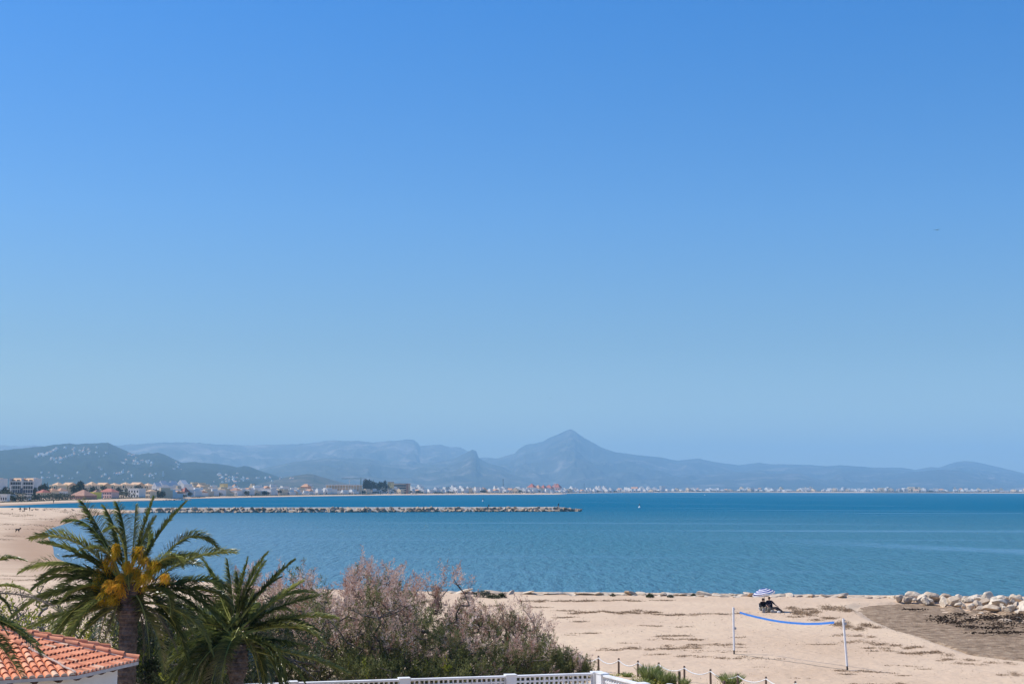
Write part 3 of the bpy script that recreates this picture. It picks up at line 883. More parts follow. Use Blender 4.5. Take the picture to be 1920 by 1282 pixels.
# near-black strands that paint shade into the hollows of the bank
cl = MB()
for cx, cy, rx, ry, n in [(1768, 1160, 26, 7, 520), (1790, 1166, 22, 4, 300), (1800, 1151, 16, 3.5, 200), (1857, 1158, 34, 6, 800), (1820, 1162, 18, 3, 200), (1815, 1174, 22, 3, 220), (1905, 1156, 26, 6, 480), (1865, 1176, 40, 3.5, 420), (1900, 1185, 50, 3, 420), (1850, 1186, 40, 2, 200), (1960, 1170, 60, 12, 900), (1880, 1168, 40, 3, 300), (1712, 1142, 26, 1.5, 160)]:
    strands(cx, cy, rx * 1.2, ry * 1.1, int(n * 0.5), z=-0.02, ln=5.0, wd=2.4, flat=0.12, tint=(0.0, 0.09), mb=cl)
tag(cl.build('seaweed_hollow_shade', M['seaweed']), kind='stuff')

# ------------------------------------------------------------------ beach furniture and people
def pole(px0, py0, px1, py1, label, hook):
    b = P(px0, py0, z=0.0); b.z = gz(b.x, b.y)
    tpt = P(px1, py1, d=b.y)
    o = empty('volleyball_post', b, label, 'volleyball post', 'volleyball posts')
    mb = MB(); T = tpt - b
    mb.tube([T * 0.085, T * 0.5, T * 0.985, T], [0.058, 0.058, 0.058, 0.05], 10)
    mb.build('shaft', M['pole_white'], o)
    mb = MB(); mb.tube([Vector((0, 0, -0.2)), T * 0.085], [0.045, 0.045], 8); mb.build('ground_sleeve', M['iron'], o)
    mb = MB(); c = T * hook; mb.box(0.03, 0.14, -0.05, 0.05, c.z - 0.06, c.z + 0.06); mb.box(0.0, 0.09, -0.03, 0.03, T.z - 0.12, T.z - 0.06); w = mb.build('winch', M['grey_wall'], o); w.location = (c.x, c.y, 0)
    return b, tpt
b1, t1 = pole(1376.5, 1225, 1375, 1138, 'white volleyball post nearer the seated couple, standing upright', 0.55)
b2, t2 = pole(1589, 1256, 1581, 1159, 'white volleyball post leaning a little, nearer the seaweed bank', 0.9)
nt_ = empty('volleyball_net', (b1 + b2) / 2, 'sagging blue volleyball net tape strung between two white posts', 'volleyball net')
ctr = (b1 + b2) / 2
def tape_pt(xa, ya):
    t = (xa - 1376) / (1582 - 1376); return P(xa, ya, d=b1.y + (b2.y - b1.y) * t) - ctr
cv = [(1387, 1147.5), (1400, 1151.5), (1420, 1156.5), (1440, 1160.8), (1462, 1164.6), (1485, 1167.2), (1510, 1168.8), (1535, 1168.6), (1552, 1167.4), (1564, 1166.2)]
mb = MB()
top = [tape_pt(a, b_) for a, b_ in cv]
V = np.array([[tuple(p + Vector((dx, dy_, dz))) for p in top] for dx, dy_, dz in ((0, 0.012, 0.055), (0, -0.012, 0.055), (0, -0.012, -0.055), (0, 0.012, -0.055), (0, 0.012, 0.055))])
mb.grid(V, smooth=False); mb.build('tape', M['tape_blue'], nt_)
for pa, pb in ((t1 - ctr - Vector((0, 0, 0.15)), top[0]), (t2 - ctr - Vector((0, 0, 0.2)), top[-1])):
    mb = MB(); mb.tube([pa, (pa + pb) / 2 - Vector((0, 0, 0.02)), pb], 0.007, 5); mb.build('cord', M['cord'], nt_)
mb = MB()
pa, pb = b1 - ctr + Vector((0, 0, 0.02)), b2 - ctr + Vector((0, 0, 0.02))
pts = []
for k in range(25):
    q = pa.lerp(pb, k / 24); w = q + ctr; q.z = gz(w.x, w.y) - ctr.z + 0.02; q.y += 0.05 * math.sin(k * 1.7); pts.append(q)
mb.tube(pts, 0.012, 5); mb.build('ground_line', M['cord'], nt_)

# parasol
UB = P(1434, 1146, z=0.0); UB.z = gz(UB.x, UB.y)
um = empty('beach_umbrella', UB, 'blue and white striped beach umbrella tilted over two seated people', 'beach umbrella')
apex = P(1430, 1102.6, d=UB.y) - UB
axis = Vector((-0.19, -0.05, 1.0)).normalized()
pole_top = apex
mb = MB(); mb.tube([Vector((0, 0, -0.2)), Vector((0.0, 0, 0.9)), pole_top - axis * 0.05, pole_top + axis * 0.05], [0.018, 0.018, 0.014, 0.01], 8); mb.build('pole', M['iron'], um)
a1 = axis.orthogonal().normalized(); a2 = axis.cross(a1)
RIB = 8
def canopy_pt(r, th, drop=0.0):
    k = th / (2 * math.pi / RIB); fr = abs(k - round(k)) * 2       # 0 on a rib, 1 between ribs
    rr = 0.86 * r * (1 - 0.035 * fr * r)
    h = -0.35 * r ** 1.7 - 0.03 * fr * r - drop
    return pole_top + (a1 * math.cos(th) + a2 * math.sin(th)) * rr + axis * h
bands = [0.02, 0.26, 0.40, 0.52, 0.64, 0.76, 0.88, 0.94, 1.0]
for bi in range(8):
    mb = MB()
    n = 48
    V = np.array([[tuple(canopy_pt(r, 2 * math.pi * k / n)) for k in range(n + 1)] for r in np.linspace(bands[bi], bands[bi + 1], 3)])
    col = 'tape_blue2' if bi % 2 == 0 else 'pole_white'
    if bi == 7:
        V = np.array([[tuple(canopy_pt(1.0, 2 * math.pi * k / n, dr)) for k in range(n + 1)] for dr in (0.0, 0.05, 0.10)])
        col = 'pole_white'
    if 'tape_blue2' not in M: M['tape_blue2'] = leaf_mat('parasol_blue', [(0, (0.006, 0.022, 0.20)), (1, (0.010, 0.05, 0.36))], 0.7, 0.12); M['parasol_white'] = leaf_mat('parasol_white', [(0, (0.78, 0.78, 0.80)), (1, (0.8, 0.8, 0.82))], 0.7, 0.25)
    mb.grid(V); mb.build('valance' if bi == 7 else 'canopy_stripe', M['tape_blue2'] if col == 'tape_blue2' else M['parasol_white'], um)
for k in range(RIB):
    mb = MB(); th = 2 * math.pi * k / RIB
    mb.tube([canopy_pt(r, th, 0.012) for r in (0.02, 0.35, 0.7, 1.0)], 0.006, 4); mb.build('rib', M['white_plastic'], um)


def skin(name, nd, ed, mt, parent=None, sub=1, root=None):
    """one continuous surface grown round a skeleton: nd {key: (x, y, z, r)}"""
    keys = list(nd); ix = {k: i for i, k in enumerate(keys)}
    me = bpy.data.meshes.new(name)
    me.from_pydata([nd[k][:3] for k in keys], [(ix[a], ix[b]) for a, b in ed], [])
    me.materials.append(mt)
    o = bpy.data.objects.new(name, me)
    C.objects.link(o)
    sk = o.modifiers.new('skin', 'SKIN')
    lay = me.skin_vertices[0] if me.skin_vertices else None
    if lay is None:
        bm = bmesh.new(); bm.from_mesh(me); bm.verts.layers.skin.verify(); bm.to_mesh(me); bm.free(); lay = me.skin_vertices[0]
    for k in keys:
        r = nd[k][3]
        r = (r, r) if not isinstance(r, tuple) else r
        lay.data[ix[k]].radius = r
        lay.data[ix[k]].use_root = (k == (root or keys[0]))
    sk.use_smooth_shade = True
    if sub:
        m2 = o.modifiers.new('smooth', 'SUBSURF'); m2.levels = sub; m2.render_levels = sub
    if parent is not None: o.parent = parent
    return o


def chain(*ks): return [(ks[i], ks[i + 1]) for i in range(len(ks) - 1)]


def hand_nodes(nd, ed, wrist, pre, fdir, pdir):
    """a palm and five separate bent fingers at joint `wrist`"""
    w = Vector(nd[wrist][:3]); f = Vector(fdir).normalized(); p = Vector(pdir).normalized(); s = f.cross(p).normalized()
    c = w + f * 0.075
    nd[pre + 'palm'] = (*c, (0.036, 0.022)); ed.append((wrist, pre + 'palm'))
    for i, (o_, ln) in enumerate(((-0.030, 0.065), (-0.010, 0.078), (0.010, 0.072), (0.029, 0.056))):
        a_ = c + s * o_ + f * 0.025; b_ = a_ + f * ln * 0.5 + p * 0.006; e_ = b_ + f * ln * 0.42 + p * 0.022
        for t_, q in zip('abe', (a_, b_, e_)): nd[f'{pre}{i}{t_}'] = (*q, 0.0085)
        ed += [(pre + 'palm', f'{pre}{i}a'), (f'{pre}{i}a', f'{pre}{i}b'), (f'{pre}{i}b', f'{pre}{i}e')]
    a_ = w + f * 0.035 - s * 0.034; b_ = a_ + f * 0.032 - s * 0.018 + p * 0.012
    nd[pre + 'ta'] = (*a_, 0.0105); nd[pre + 'tb'] = (*b_, 0.009)
    ed += [(wrist, pre + 'ta'), (pre + 'ta', pre + 'tb')]


def head(mb_name, parent, c, face, hair_len=0.0, tilt=0.0):
    """hair cap over the head at c, face direction in the ground plane"""
    mb = MB()
    f = Vector((face[0], face[1], 0)).normalized(); sd = Vector((-f.y, f.x, 0))
    n1, n2 = 16, 10
    V = []
    for i in range(n2 + 1):
        ph = math.pi * 0.5 - i / n2 * (math.pi * 0.62 + hair_len)
        row = []
        for k in range(n1 + 1):
            th = 2 * math.pi * k / n1
            front = max(0.0, math.cos(th))
            ph2 = max(ph, (math.pi * 0.5 - i / n2 * math.pi * 0.32)) if front > 0.55 else ph
            r = 0.106 + (0.012 * hair_len * i / n2)
            row.append(tuple(Vector(c) + f * (math.cos(ph2) * math.cos(th) * r * 1.02 - 0.008) + sd * math.cos(ph2) * math.sin(th) * r * 0.9 + Vector((0, 0, math.sin(ph2) * r * 1.18 + 0.012))))
        V.append(row)
    mb.grid(np.array(V)); return mb.build(mb_name, M['hair'], parent)


def face_bits(nd, ed, c, f):
    """nose, brow, mouth, ears and chin as nodes of the one body surface"""
    f = Vector((f[0], f[1], 0)).normalized(); s = Vector((-f.y, f.x, 0)); c = Vector(c)
    nd['nose'] = (*(c + f * 0.112 + Vector((0, 0, -0.012))), 0.013); ed.append(('head', 'nose'))
    nd['chin'] = (*(c + f * 0.062 + Vector((0, 0, -0.088))), 0.036); ed.append(('head', 'chin'))
    for q, sg in (('ear_a', 1), ('ear_b', -1)):
        nd[q] = (*(c + s * sg * 0.088 + Vector((0, 0, -0.01))), 0.014); ed.append(('head', q))


def eyes_mouth(parent, c, f):
    f = Vector((f[0], f[1], 0)).normalized(); s = Vector((-f.y, f.x, 0)); c = Vector(c)
    for sg in (1, -1):
        mb = MB(); q = c + f * 0.094 + s * sg * 0.033 + Vector((0, 0, 0.012)); mb.tube([q - s * 0.012, q + s * 0.012], 0.007, 6); mb.build('eye', M['iron'], parent)
    mb = MB(); q = c + f * 0.100 + Vector((0, 0, -0.052)); mb.tube([q - s * 0.024, q, q + s * 0.024], 0.006, 6); mb.build('mouth', M['roof_red'], parent)


# the woman in black on a low chair, facing the camera
WB = P(1431.5, 1147, z=0.0); WB.z = gz(WB.x, WB.y)
nd = {'pelvis': (0, 0.10, 0.26, (0.17, 0.13)), 'waist': (0, 0.15, 0.44, (0.14, 0.10)), 'chest': (0, 0.17, 0.64, (0.165, 0.105)), 'neck0': (0, 0.15, 0.80, 0.05), 'neck': (0.0, 0.13, 0.86, 0.047), 'head': (0.0, 0.10, 0.965, (0.085, 0.092)),
      'sl': (-0.18, 0.15, 0.74, 0.06), 'el': (-0.25, 0.03, 0.50, 0.042), 'wl': (-0.12, -0.20, 0.42, 0.03), 'sr': (0.18, 0.15, 0.74, 0.06), 'er': (0.26, 0.02, 0.50, 0.042), 'wr': (0.16, -0.21, 0.43, 0.03),
      'hl': (-0.10, 0.06, 0.25, 0.10), 'kl': (-0.13, -0.36, 0.42, 0.06), 'al': (-0.14, -0.50, 0.08, 0.04), 'fl': (-0.15, -0.62, 0.03, 0.036), 'hr': (0.10, 0.06, 0.25, 0.10), 'kr': (0.12, -0.36, 0.41, 0.06), 'ar': (0.12, -0.48, 0.08, 0.04), 'fr': (0.13, -0.60, 0.03, 0.036)}
ed = chain('pelvis', 'waist', 'chest', 'neck0', 'neck', 'head') + chain('chest', 'sl', 'el', 'wl') + chain('chest', 'sr', 'er', 'wr') + chain('pelvis', 'hl', 'kl', 'al', 'fl') + chain('pelvis', 'hr', 'kr', 'ar', 'fr')
body = {k: v for k, v in nd.items()}; be = list(ed)
face_bits(body, be, nd['head'][:3], (0.2, -1)); hand_nodes(body, be, 'wl', 'lh', (0.5, -0.7, -0.3), (0, 0, -1)); hand_nodes(body, be, 'wr', 'rh', (-0.4, -0.8, -0.3), (0, 0, -1))
woman = skin('person', body, be, M['skin'], sub=1)
woman.location = WB; woman.scale = (0.93, 0.93, 0.93)
tag(woman, 'person with dark shoulder length hair in a black jacket, seated upright under the striped umbrella', 'person', 'couple under the umbrella')
grow = lambda ks, g: {k: (*nd[k][:3], tuple(r + g for r in nd[k][3]) if isinstance(nd[k][3], tuple) else nd[k][3] + g) for k in ks}
ks = ['pelvis', 'waist', 'chest', 'neck0', 'sl', 'el', 'wl', 'sr', 'er', 'wr']
skin('jacket', grow(ks, 0.022), [e for e in ed if e[0] in ks and e[1] in ks], M['black_cloth'], woman)
ks = ['pelvis', 'hl', 'kl', 'al', 'hr', 'kr', 'ar']
skin('trousers', grow(ks, 0.018), [e for e in ed if e[0] in ks and e[1] in ks], M['khaki_cloth'], woman)
head('hair', woman, nd['head'][:3], (0.2, -1), 0.9); eyes_mouth(woman, nd['head'][:3], (0.2, -1))
for s in ('l', 'r'):
    a_, f_ = Vector(nd['a' + s][:3]), Vector(nd['f' + s][:3])
    mb = MB(); mb.tube([a_ + Vector((0, 0.05, -0.03)), a_ + Vector((0, -0.02, -0.02)), f_, f_ + Vector((0, -0.05, -0.005))], [0.04, 0.05, 0.046, 0.025], 8); mb.build('shoe', M['iron'], woman)

# the man in a dark shirt leaning back, legs stretched to his side
MBp = P(1443.5, 1147.5, z=0.0); MBp.z = gz(MBp.x, MBp.y)
nd = {'pelvis': (0.06, 0.08, 0.30, (0.17, 0.135)), 'waist': (0.0, 0.16, 0.48, (0.16, 0.115)), 'chest': (-0.02, 0.19, 0.72, (0.19, 0.125)), 'neck0': (-0.02, 0.17, 0.90, 0.06), 'neck': (-0.02, 0.15, 0.96, 0.055), 'head': (-0.015, 0.12, 1.075, (0.09, 0.098)),
      'sl': (-0.21, 0.17, 0.83, 0.072), 'el': (-0.27, 0.04, 0.57, 0.05), 'wl': (-0.20, -0.18, 0.44, 0.034), 'sr': (0.20, 0.17, 0.83, 0.072), 'er': (0.40, 0.06, 0.62, 0.05), 'wr': (0.56, -0.08, 0.48, 0.034),
      'hl': (0.0, 0.02, 0.30, 0.105), 'kl': (0.36, -0.30, 0.34, 0.068), 'al': (0.72, -0.42, 0.10, 0.045), 'fl': (0.82, -0.46, 0.05, 0.04), 'hr': (0.16, 0.06, 0.30, 0.105), 'kr': (0.56, -0.16, 0.37, 0.068), 'ar': (0.93, -0.28, 0.11, 0.045), 'fr': (1.03, -0.32, 0.06, 0.04)}
body = {k: v for k, v in nd.items()}; be = list(ed)
face_bits(body, be, nd['head'][:3], (0.1, -1)); hand_nodes(body, be, 'wl', 'lh', (0.3, -0.9, -0.2), (0, 0, -1)); hand_nodes(body, be, 'wr', 'rh', (0.7, -0.5, -0.3), (0, 0, -1))
man = skin('person', body, be, M['skin'], sub=1)
man.location = MBp; man.scale = (0.93, 0.93, 0.93)
tag(man, 'person with short dark hair in a navy shirt, leaning back with legs stretched out', 'person', 'couple under the umbrella')
ks = ['pelvis', 'waist', 'chest', 'neck0', 'sl', 'el', 'sr', 'er']
skin('shirt', grow(ks, 0.02), [e for e in ed if e[0] in ks and e[1] in ks], M['navy_cloth'], man)
ks = ['pelvis', 'hl', 'kl', 'al', 'hr', 'kr', 'ar']
skin('trousers', grow(ks, 0.018), [e for e in ed if e[0] in ks and e[1] in ks], M['brown_cloth'], man)
head('hair', man, nd['head'][:3], (0.1, -1), 0.1); eyes_mouth(man, nd['head'][:3], (0.1, -1))
for s in ('l', 'r'):
    a_, f_ = Vector(nd['a' + s][:3]), Vector(nd['f' + s][:3])
    mb = MB(); mb.tube([a_ + Vector((-0.04, 0.03, -0.05)), a_ + Vector((0.02, 0, -0.03)), f_, f_ + Vector((0.06, -0.02, 0.03))], [0.045, 0.055, 0.05, 0.03], 8); mb.build('shoe', M['iron'], man)


def low_chair(loc, label):
    o = empty('beach_chair', loc, label, 'beach chair', 'low beach chairs under the umbrella')
    mb = MB(); mb.box(-0.24, 0.24, -0.16, 0.26, 0.13, 0.15); mb.build('seat', M['navy_cloth'], o)
    mb = MB()
    V = np.array([[(x_, 0.26 + t * 0.16, 0.15 + t * 0.46 ) for x_ in (-0.24, -0.08, 0.08, 0.24)] for t in (0, 0.33, 0.66, 1)]); mb.grid(V); V2 = V.copy(); V2[..., 1] += 0.02; mb.grid(V2[:, ::-1]); mb.build('backrest', M['navy_cloth'], o)
    for sx in (-1, 1):
        for y0, y1 in ((-0.16, -0.20), (0.24, 0.36)):
            mb = MB(); mb.tube([(sx * 0.25, y0, 0.14), (sx * 0.25, y1, -0.02)], 0.012, 6); mb.build('leg', M['white_plastic'], o)
        mb = MB(); mb.tube([(sx * 0.25, 0.26, 0.15), (sx * 0.25, 0.43, 0.62)], 0.012, 6); mb.build('back_frame', M['white_plastic'], o)
        mb = MB(); mb.tube([(sx * 0.27, -0.16, 0.14), (sx * 0.27, -0.14, 0.33), (sx * 0.27, 0.30, 0.34)], 0.012, 6); mb.build('armrest', M['white_plastic'], o)
low_chair(WB + Vector((0, 0.10, 0)), 'low folding chair under the person with shoulder length hair')
low_chair(MBp + Vector((0.04, 0.12, 0.02)), 'low folding chair under the person with stretched out legs')


def bag(loc, w, d, h, mt, label, name='beach_bag'):
    o = empty(name, loc, label, 'bag', 'things around the seated couple')
    mb = MB(); V = []
    for z, k in ((0, 0.92), (0.15 * h, 1.04), (0.6 * h, 1.0), (0.95 * h, 0.8), (h, 0.6)):
        V.append([(w * k * math.copysign(abs(math.cos(t)) ** 0.6, math.cos(t)) / 2, d * k * math.copysign(abs(math.sin(t)) ** 0.6, math.sin(t)) / 2, z) for t in np.linspace(0, 2 * math.pi, 17)])
    mb.grid(np.array(V)); mb.add(V[-1][:-1], np.array([list(range(16))])); mb.build('pouch', M[mt], o)
    mb = MB(); mb.tube([(-w * 0.25, 0, h * 0.95), (-w * 0.15, -0.02, h * 1.25), (w * 0.15, -0.02, h * 1.25), (w * 0.25, 0, h * 0.95)], 0.012, 6); mb.build('strap', M['khaki_cloth'], o)
bag(WB + Vector((-0.10, -0.66, 0)), 0.22, 0.14, 0.32, 'grey_cloth', 'pale grey bag standing at the feet of the person in the black jacket')
bag(WB + Vector((0.34, -0.50, 0)), 0.34, 0.22, 0.38, 'khaki_cloth', 'khaki bag standing between the two seated people')
bag(MBp + Vector((0.12, -0.46, 0)), 0.30, 0.2, 0.20, 'grey_cloth', 'light grey bag lying in front of the person in the navy shirt')
bag(MBp + Vector((0.55, -0.62, 0)), 0.22, 0.16, 0.15, 'white_plastic', 'small white bag near the outstretched shoes')


# people walking far off, a dog and two more dogs
def walker(loc, label, top, bottom, stride=0.22, rz=0.0, group='people walking on the sand spit'):
    n = {'pelvis': (0, 0, 0.92, (0.15, 0.11)), 'waist': (0, 0, 1.08, (0.13, 0.09)), 'chest': (0, 0, 1.32, (0.17, 0.11)), 'neck0': (0, 0, 1.47, 0.055), 'neck': (0, 0, 1.52, 0.05), 'head': (0, -0.015, 1.635, (0.08, 0.095)),
         'sl': (-0.18, 0, 1.40, 0.06), 'el': (-0.23, 0.06, 1.12, 0.045), 'wl': (-0.21, -0.04, 0.88, 0.034), 'sr': (0.18, 0, 1.40, 0.06), 'er': (0.23, 0.03, 1.12, 0.045), 'wr': (0.22, -0.08, 0.88, 0.034),
         'hl': (-0.09, 0, 0.86, 0.095), 'kl': (-0.10, -stride * 0.6, 0.48, 0.065), 'al': (-0.10, -stride, 0.09, 0.045), 'fl': (-0.10, -stride - 0.14, 0.04, 0.04), 'hr': (0.09, 0, 0.86, 0.095), 'kr': (0.10, stride * 0.2, 0.48, 0.065), 'ar': (0.10, stride, 0.10, 0.045), 'fr': (0.10, stride - 0.12, 0.04, 0.04)}
    b_, e_ = dict(n), list(ed)
    face_bits(b_, e_, n['head'][:3], (0, -1)); hand_nodes(b_, e_, 'wl', 'lh', (0, -0.2, -1), (1, 0, 0)); hand_nodes(b_, e_, 'wr', 'rh', (0, -0.2, -1), (-1, 0, 0))
    o = skin('person', b_, e_, M['skin'], sub=1)
    g2 = lambda ks, g: {k: (*n[k][:3], tuple(r + g for r in n[k][3]) if isinstance(n[k][3], tuple) else n[k][3] + g) for k in ks}
    ks = ['pelvis', 'waist', 'chest', 'neck0', 'sl', 'el', 'wl', 'sr', 'er', 'wr']; skin('jacket', g2(ks, 0.03), [e for e in ed if e[0] in ks and e[1] in ks], M[top], o)
    ks = ['pelvis', 'hl', 'kl', 'al', 'fl', 'hr', 'kr', 'ar', 'fr']; skin('trousers', g2(ks, 0.025), [e for e in ed if e[0] in ks and e[1] in ks], M[bottom], o)
    head('hair', o, n['head'][:3], (0, -1), 0.3)
    o.location = loc; o.rotation_euler.z = rz
    return tag(o, label, 'person', group)
def gp(x, y):
    p = P(x, y, z=0.0)
    for _ in range(4): p = P(x, y, z=gz(p.x, p.y))
    return p
walker(gp(37.5, 958.5), 'person in dark clothes walking on the spit, nearest to the lagoon mouth of three', 'black_cloth', 'navy_cloth', 0.2, 1.2)
walker(gp(46, 958.5), 'person in dark clothes walking on the spit between two other walkers', 'navy_cloth', 'black_cloth', 0.12, 1.4)
walker(gp(55.3, 957.5), 'person in dark clothes walking on the spit, last of three towards the breakwater', 'brown_cloth', 'black_cloth', 0.25, 1.0)
walker(gp(100.3, 943.2), 'person in dark top standing at the water line of the far beach', 'black_cloth', 'grey_cloth', 0.1, 0.4, 'people on the far beach')
walker(P(916.5, 951.8, d=A0.y + (A1.y - A0.y) * 0.8), 'person in dark clothes standing midway on the outer half of the breakwater', 'black_cloth', 'black_cloth', 0.05, 0.2, 'people on the breakwater')
walker(P(1047, 949.6, d=A0.y + (A1.y - A0.y) * 0.955), 'person in dark clothes standing near the tip of the breakwater', 'black_cloth', 'black_cloth', 0.05, 0.0, 'people on the breakwater')
walker(gp(472, 931.4), 'person in dark clothes on the narrow far beach below white houses', 'black_cloth', 'navy_cloth', 0.12, 0.5, 'people on the far beach')


def dog(loc, rz, s, label):
    n = {'chest': (0, -0.2, 0.46, (0.11, 0.15)), 'back': (0, 0.08, 0.50, (0.095, 0.11)), 'hip': (0, 0.32, 0.48, (0.10, 0.12)), 'neck': (0, -0.38, 0.60, 0.075), 'head': (0, -0.50, 0.70, 0.08), 'muzzle': (0, -0.62, 0.66, 0.04), 'nose': (0, -0.68, 0.65, 0.028),
         'ear_a': (0.05, -0.47, 0.80, 0.02), 'ear_b': (-0.05, -0.47, 0.80, 0.02), 'tail': (0, 0.46, 0.55, 0.03), 'tail2': (0, 0.62, 0.68, 0.018)}
    e_ = chain('chest', 'back', 'hip', 'tail', 'tail2') + chain('chest', 'neck', 'head', 'muzzle', 'nose') + [('head', 'ear_a'), ('head', 'ear_b')]
    for sg, q in ((1, 'a'), (-1, 'b')):
        n['f1' + q] = (sg * 0.08, -0.22, 0.32, 0.045); n['f2' + q] = (sg * 0.08, -0.24 + sg * 0.06, 0.16, 0.03); n['f3' + q] = (sg * 0.08, -0.22 + sg * 0.08, 0.03, 0.03)
        n['h1' + q] = (sg * 0.08, 0.26, 0.32, 0.06); n['h2' + q] = (sg * 0.08, 0.40 + sg * 0.05, 0.19, 0.032); n['h3' + q] = (sg * 0.08, 0.34 + sg * 0.06, 0.03, 0.03)
        e_ += chain('chest', 'f1' + q, 'f2' + q, 'f3' + q) + chain('hip', 'h1' + q, 'h2' + q, 'h3' + q)
    o = skin('dog', n, e_, M['dog_fur'], sub=1)
    o.location = loc; o.rotation_euler.z = rz; o.scale = (s, s, s)
    return tag(o, label, 'dog', 'dogs on the sand')
dog(gp(33, 998), 1.2, 1.5, 'black dog standing alone on the sand of the curved beach')
dog(gp(43.4, 959.5), 1.5, 1.0, 'dark dog trotting between the three walkers on the spit')
dog(gp(60, 957.8), 1.4, 1.1, 'dark dog with low head beside the last walker on the spit')


# marker buoys in the bay
def buoy(x, y, s, label):
    o = empty('marker_buoy', P(x, y, z=SEA), label, 'buoy', 'marker buoys in the bay')
    mb = MB(); V = [[(r * s * math.cos(t), r * s * math.sin(t), z * s) for t in np.linspace(0, 2 * math.pi, 17)] for r, z in ((0.05, -0.2), (0.55, -0.1), (0.62, 0.15), (0.45, 0.45), (0.2, 0.6), (0.14, 1.1), (0.12, 1.3))]
    mb.grid(np.array(V)); mb.build('float', M['white_plastic'], o)
    mb = MB(); V = [[(r * s * math.cos(t), r * s * math.sin(t), z * s) for t in np.linspace(0, 2 * math.pi, 17)] for r, z in ((0.02, 1.25), (0.28, 1.35), (0.34, 1.7), (0.22, 1.95), (0.01, 2.0))]
    mb.grid(np.array(V)); mb.build('top_mark', M['iron'], o)
buoy(1199, 951.5, 1.15, 'white buoy with black top mark floating beyond the breakwater tip')
buoy(905.5, 939.5, 1.3, 'small white buoy with black top mark floating behind the breakwater')
mb = MB(); V = [[(r * math.cos(t), r * math.sin(t), z) for t in np.linspace(0, 2 * math.pi, 13)] for r, z in ((0.05, -0.4), (0.9, -0.2), (1.0, 0.5), (0.6, 1.1), (0.1, 1.4))]; mb.grid(np.array(V))
tag(mb.build('round_buoy', M['white_plastic'], loc=P(1321.7, 928.3, z=SEA)), 'plain white round buoy far out near the distant coast', 'buoy', 'marker buoys in the bay')


def bird(x, y, d, span, label):
    o = empty('bird', P(x, y, d=d), label, 'bird', 'birds in flight', 1.1)
    mb = MB(); mb.tube([(-0.28 * span, 0, 0), (-0.15 * span, 0, 0.01), (0.05 * span, 0, 0.015), (0.2 * span, 0, 0.01), (0.3 * span, 0, 0)], [0.01, 0.06 * span, 0.07 * span, 0.04 * span, 0.01], 8); mb.build('body', M['iron'], o)
    for sg in (1, -1):
        mb = MB(); V = np.array([[(0.10 * span - 0.05 * t * span, sg * t * span * 0.5, 0.10 * span * math.sin(t * 2.4)), (-0.12 * span + 0.03 * t * span, sg * t * span * 0.5, 0.10 * span * math.sin(t * 2.4) - 0.01)] for t in np.linspace(0.05, 1, 6)]); mb.grid(V)
        V2 = V.copy(); V2[..., 2] -= 0.012 * span; mb.grid(V2[:, ::-1]); mb.build('wing', M['iron'], o)
bird(1757, 431.3, 330, 1.5, 'dark bird gliding high in the empty blue sky')
bird(1032.5, 746, 500, 1.1, 'tiny dark bird low in the sky near the pyramid mountain')

# ------------------------------------------------------------------ rope fence
posts = [(1086, 1225), (1122, 1228.5), (1160, 1233), (1196, 1237.5), (1235, 1241), (1283, 1247.5), (1332, 1253.5), (1383, 1262), (1436, 1267.5), (1491, 1276), (1550, 1285)]
tops = [P(x_, y_, z=0.78) for x_, y_ in posts]
fo = empty('rope_fence', Vector((tops[0].x, tops[0].y, 0)), 'low fence of brown wooden posts linked by sagging white rope along the sand', 'fence')
for k, tp in enumerate(tops):
    g = gz(tp.x, tp.y); l = tp - fo.location
    mb = MB(); tl = random.uniform(-0.02, 0.02)
    mb.tube([(l.x + tl, l.y, g - 0.3), (l.x, l.y, 0.4), (l.x, l.y, l.z - 0.02), (l.x, l.y, l.z)], [0.055, 0.052, 0.05, 0.042], 10); mb.build('post', M['post_wood'], fo)
    if k:
        a_ = tops[k - 1] - fo.location - Vector((0, 0, 0.10)); b_ = l - Vector((0, 0, 0.10))
        sag = 0.20 + 0.03 * random.random()
        pts = [a_.lerp(b_, t) - Vector((0, 0.05, sag * 4 * t * (1 - t))) for t in np.linspace(0, 1, 13)]
        mb = MB(); mb.tube(pts, 0.026, 7); mb.build('rope', M['rope'], fo)
for x_, y_, h_, lb in ((1273.5, 1257.5, 0.72, 'thick wooden post standing alone just in front of the rope fence by green tussocks'), (1357.5, 1275.5, 0.6, 'short grey wooden post standing alone beside a grass tussock near the rope fence')):
    tp = P(x_, y_, z=h_)
    mb = MB(); mb.tube([(0, 0, -0.2 - h_), (0, 0, -0.1), (0, 0, -0.015), (0, 0, 0)], [0.075, 0.07, 0.068, 0.055], 12)
    tag(mb.build('wooden_post', M['post_wood'], loc=tp), lb, 'post', 'single posts by the fence')


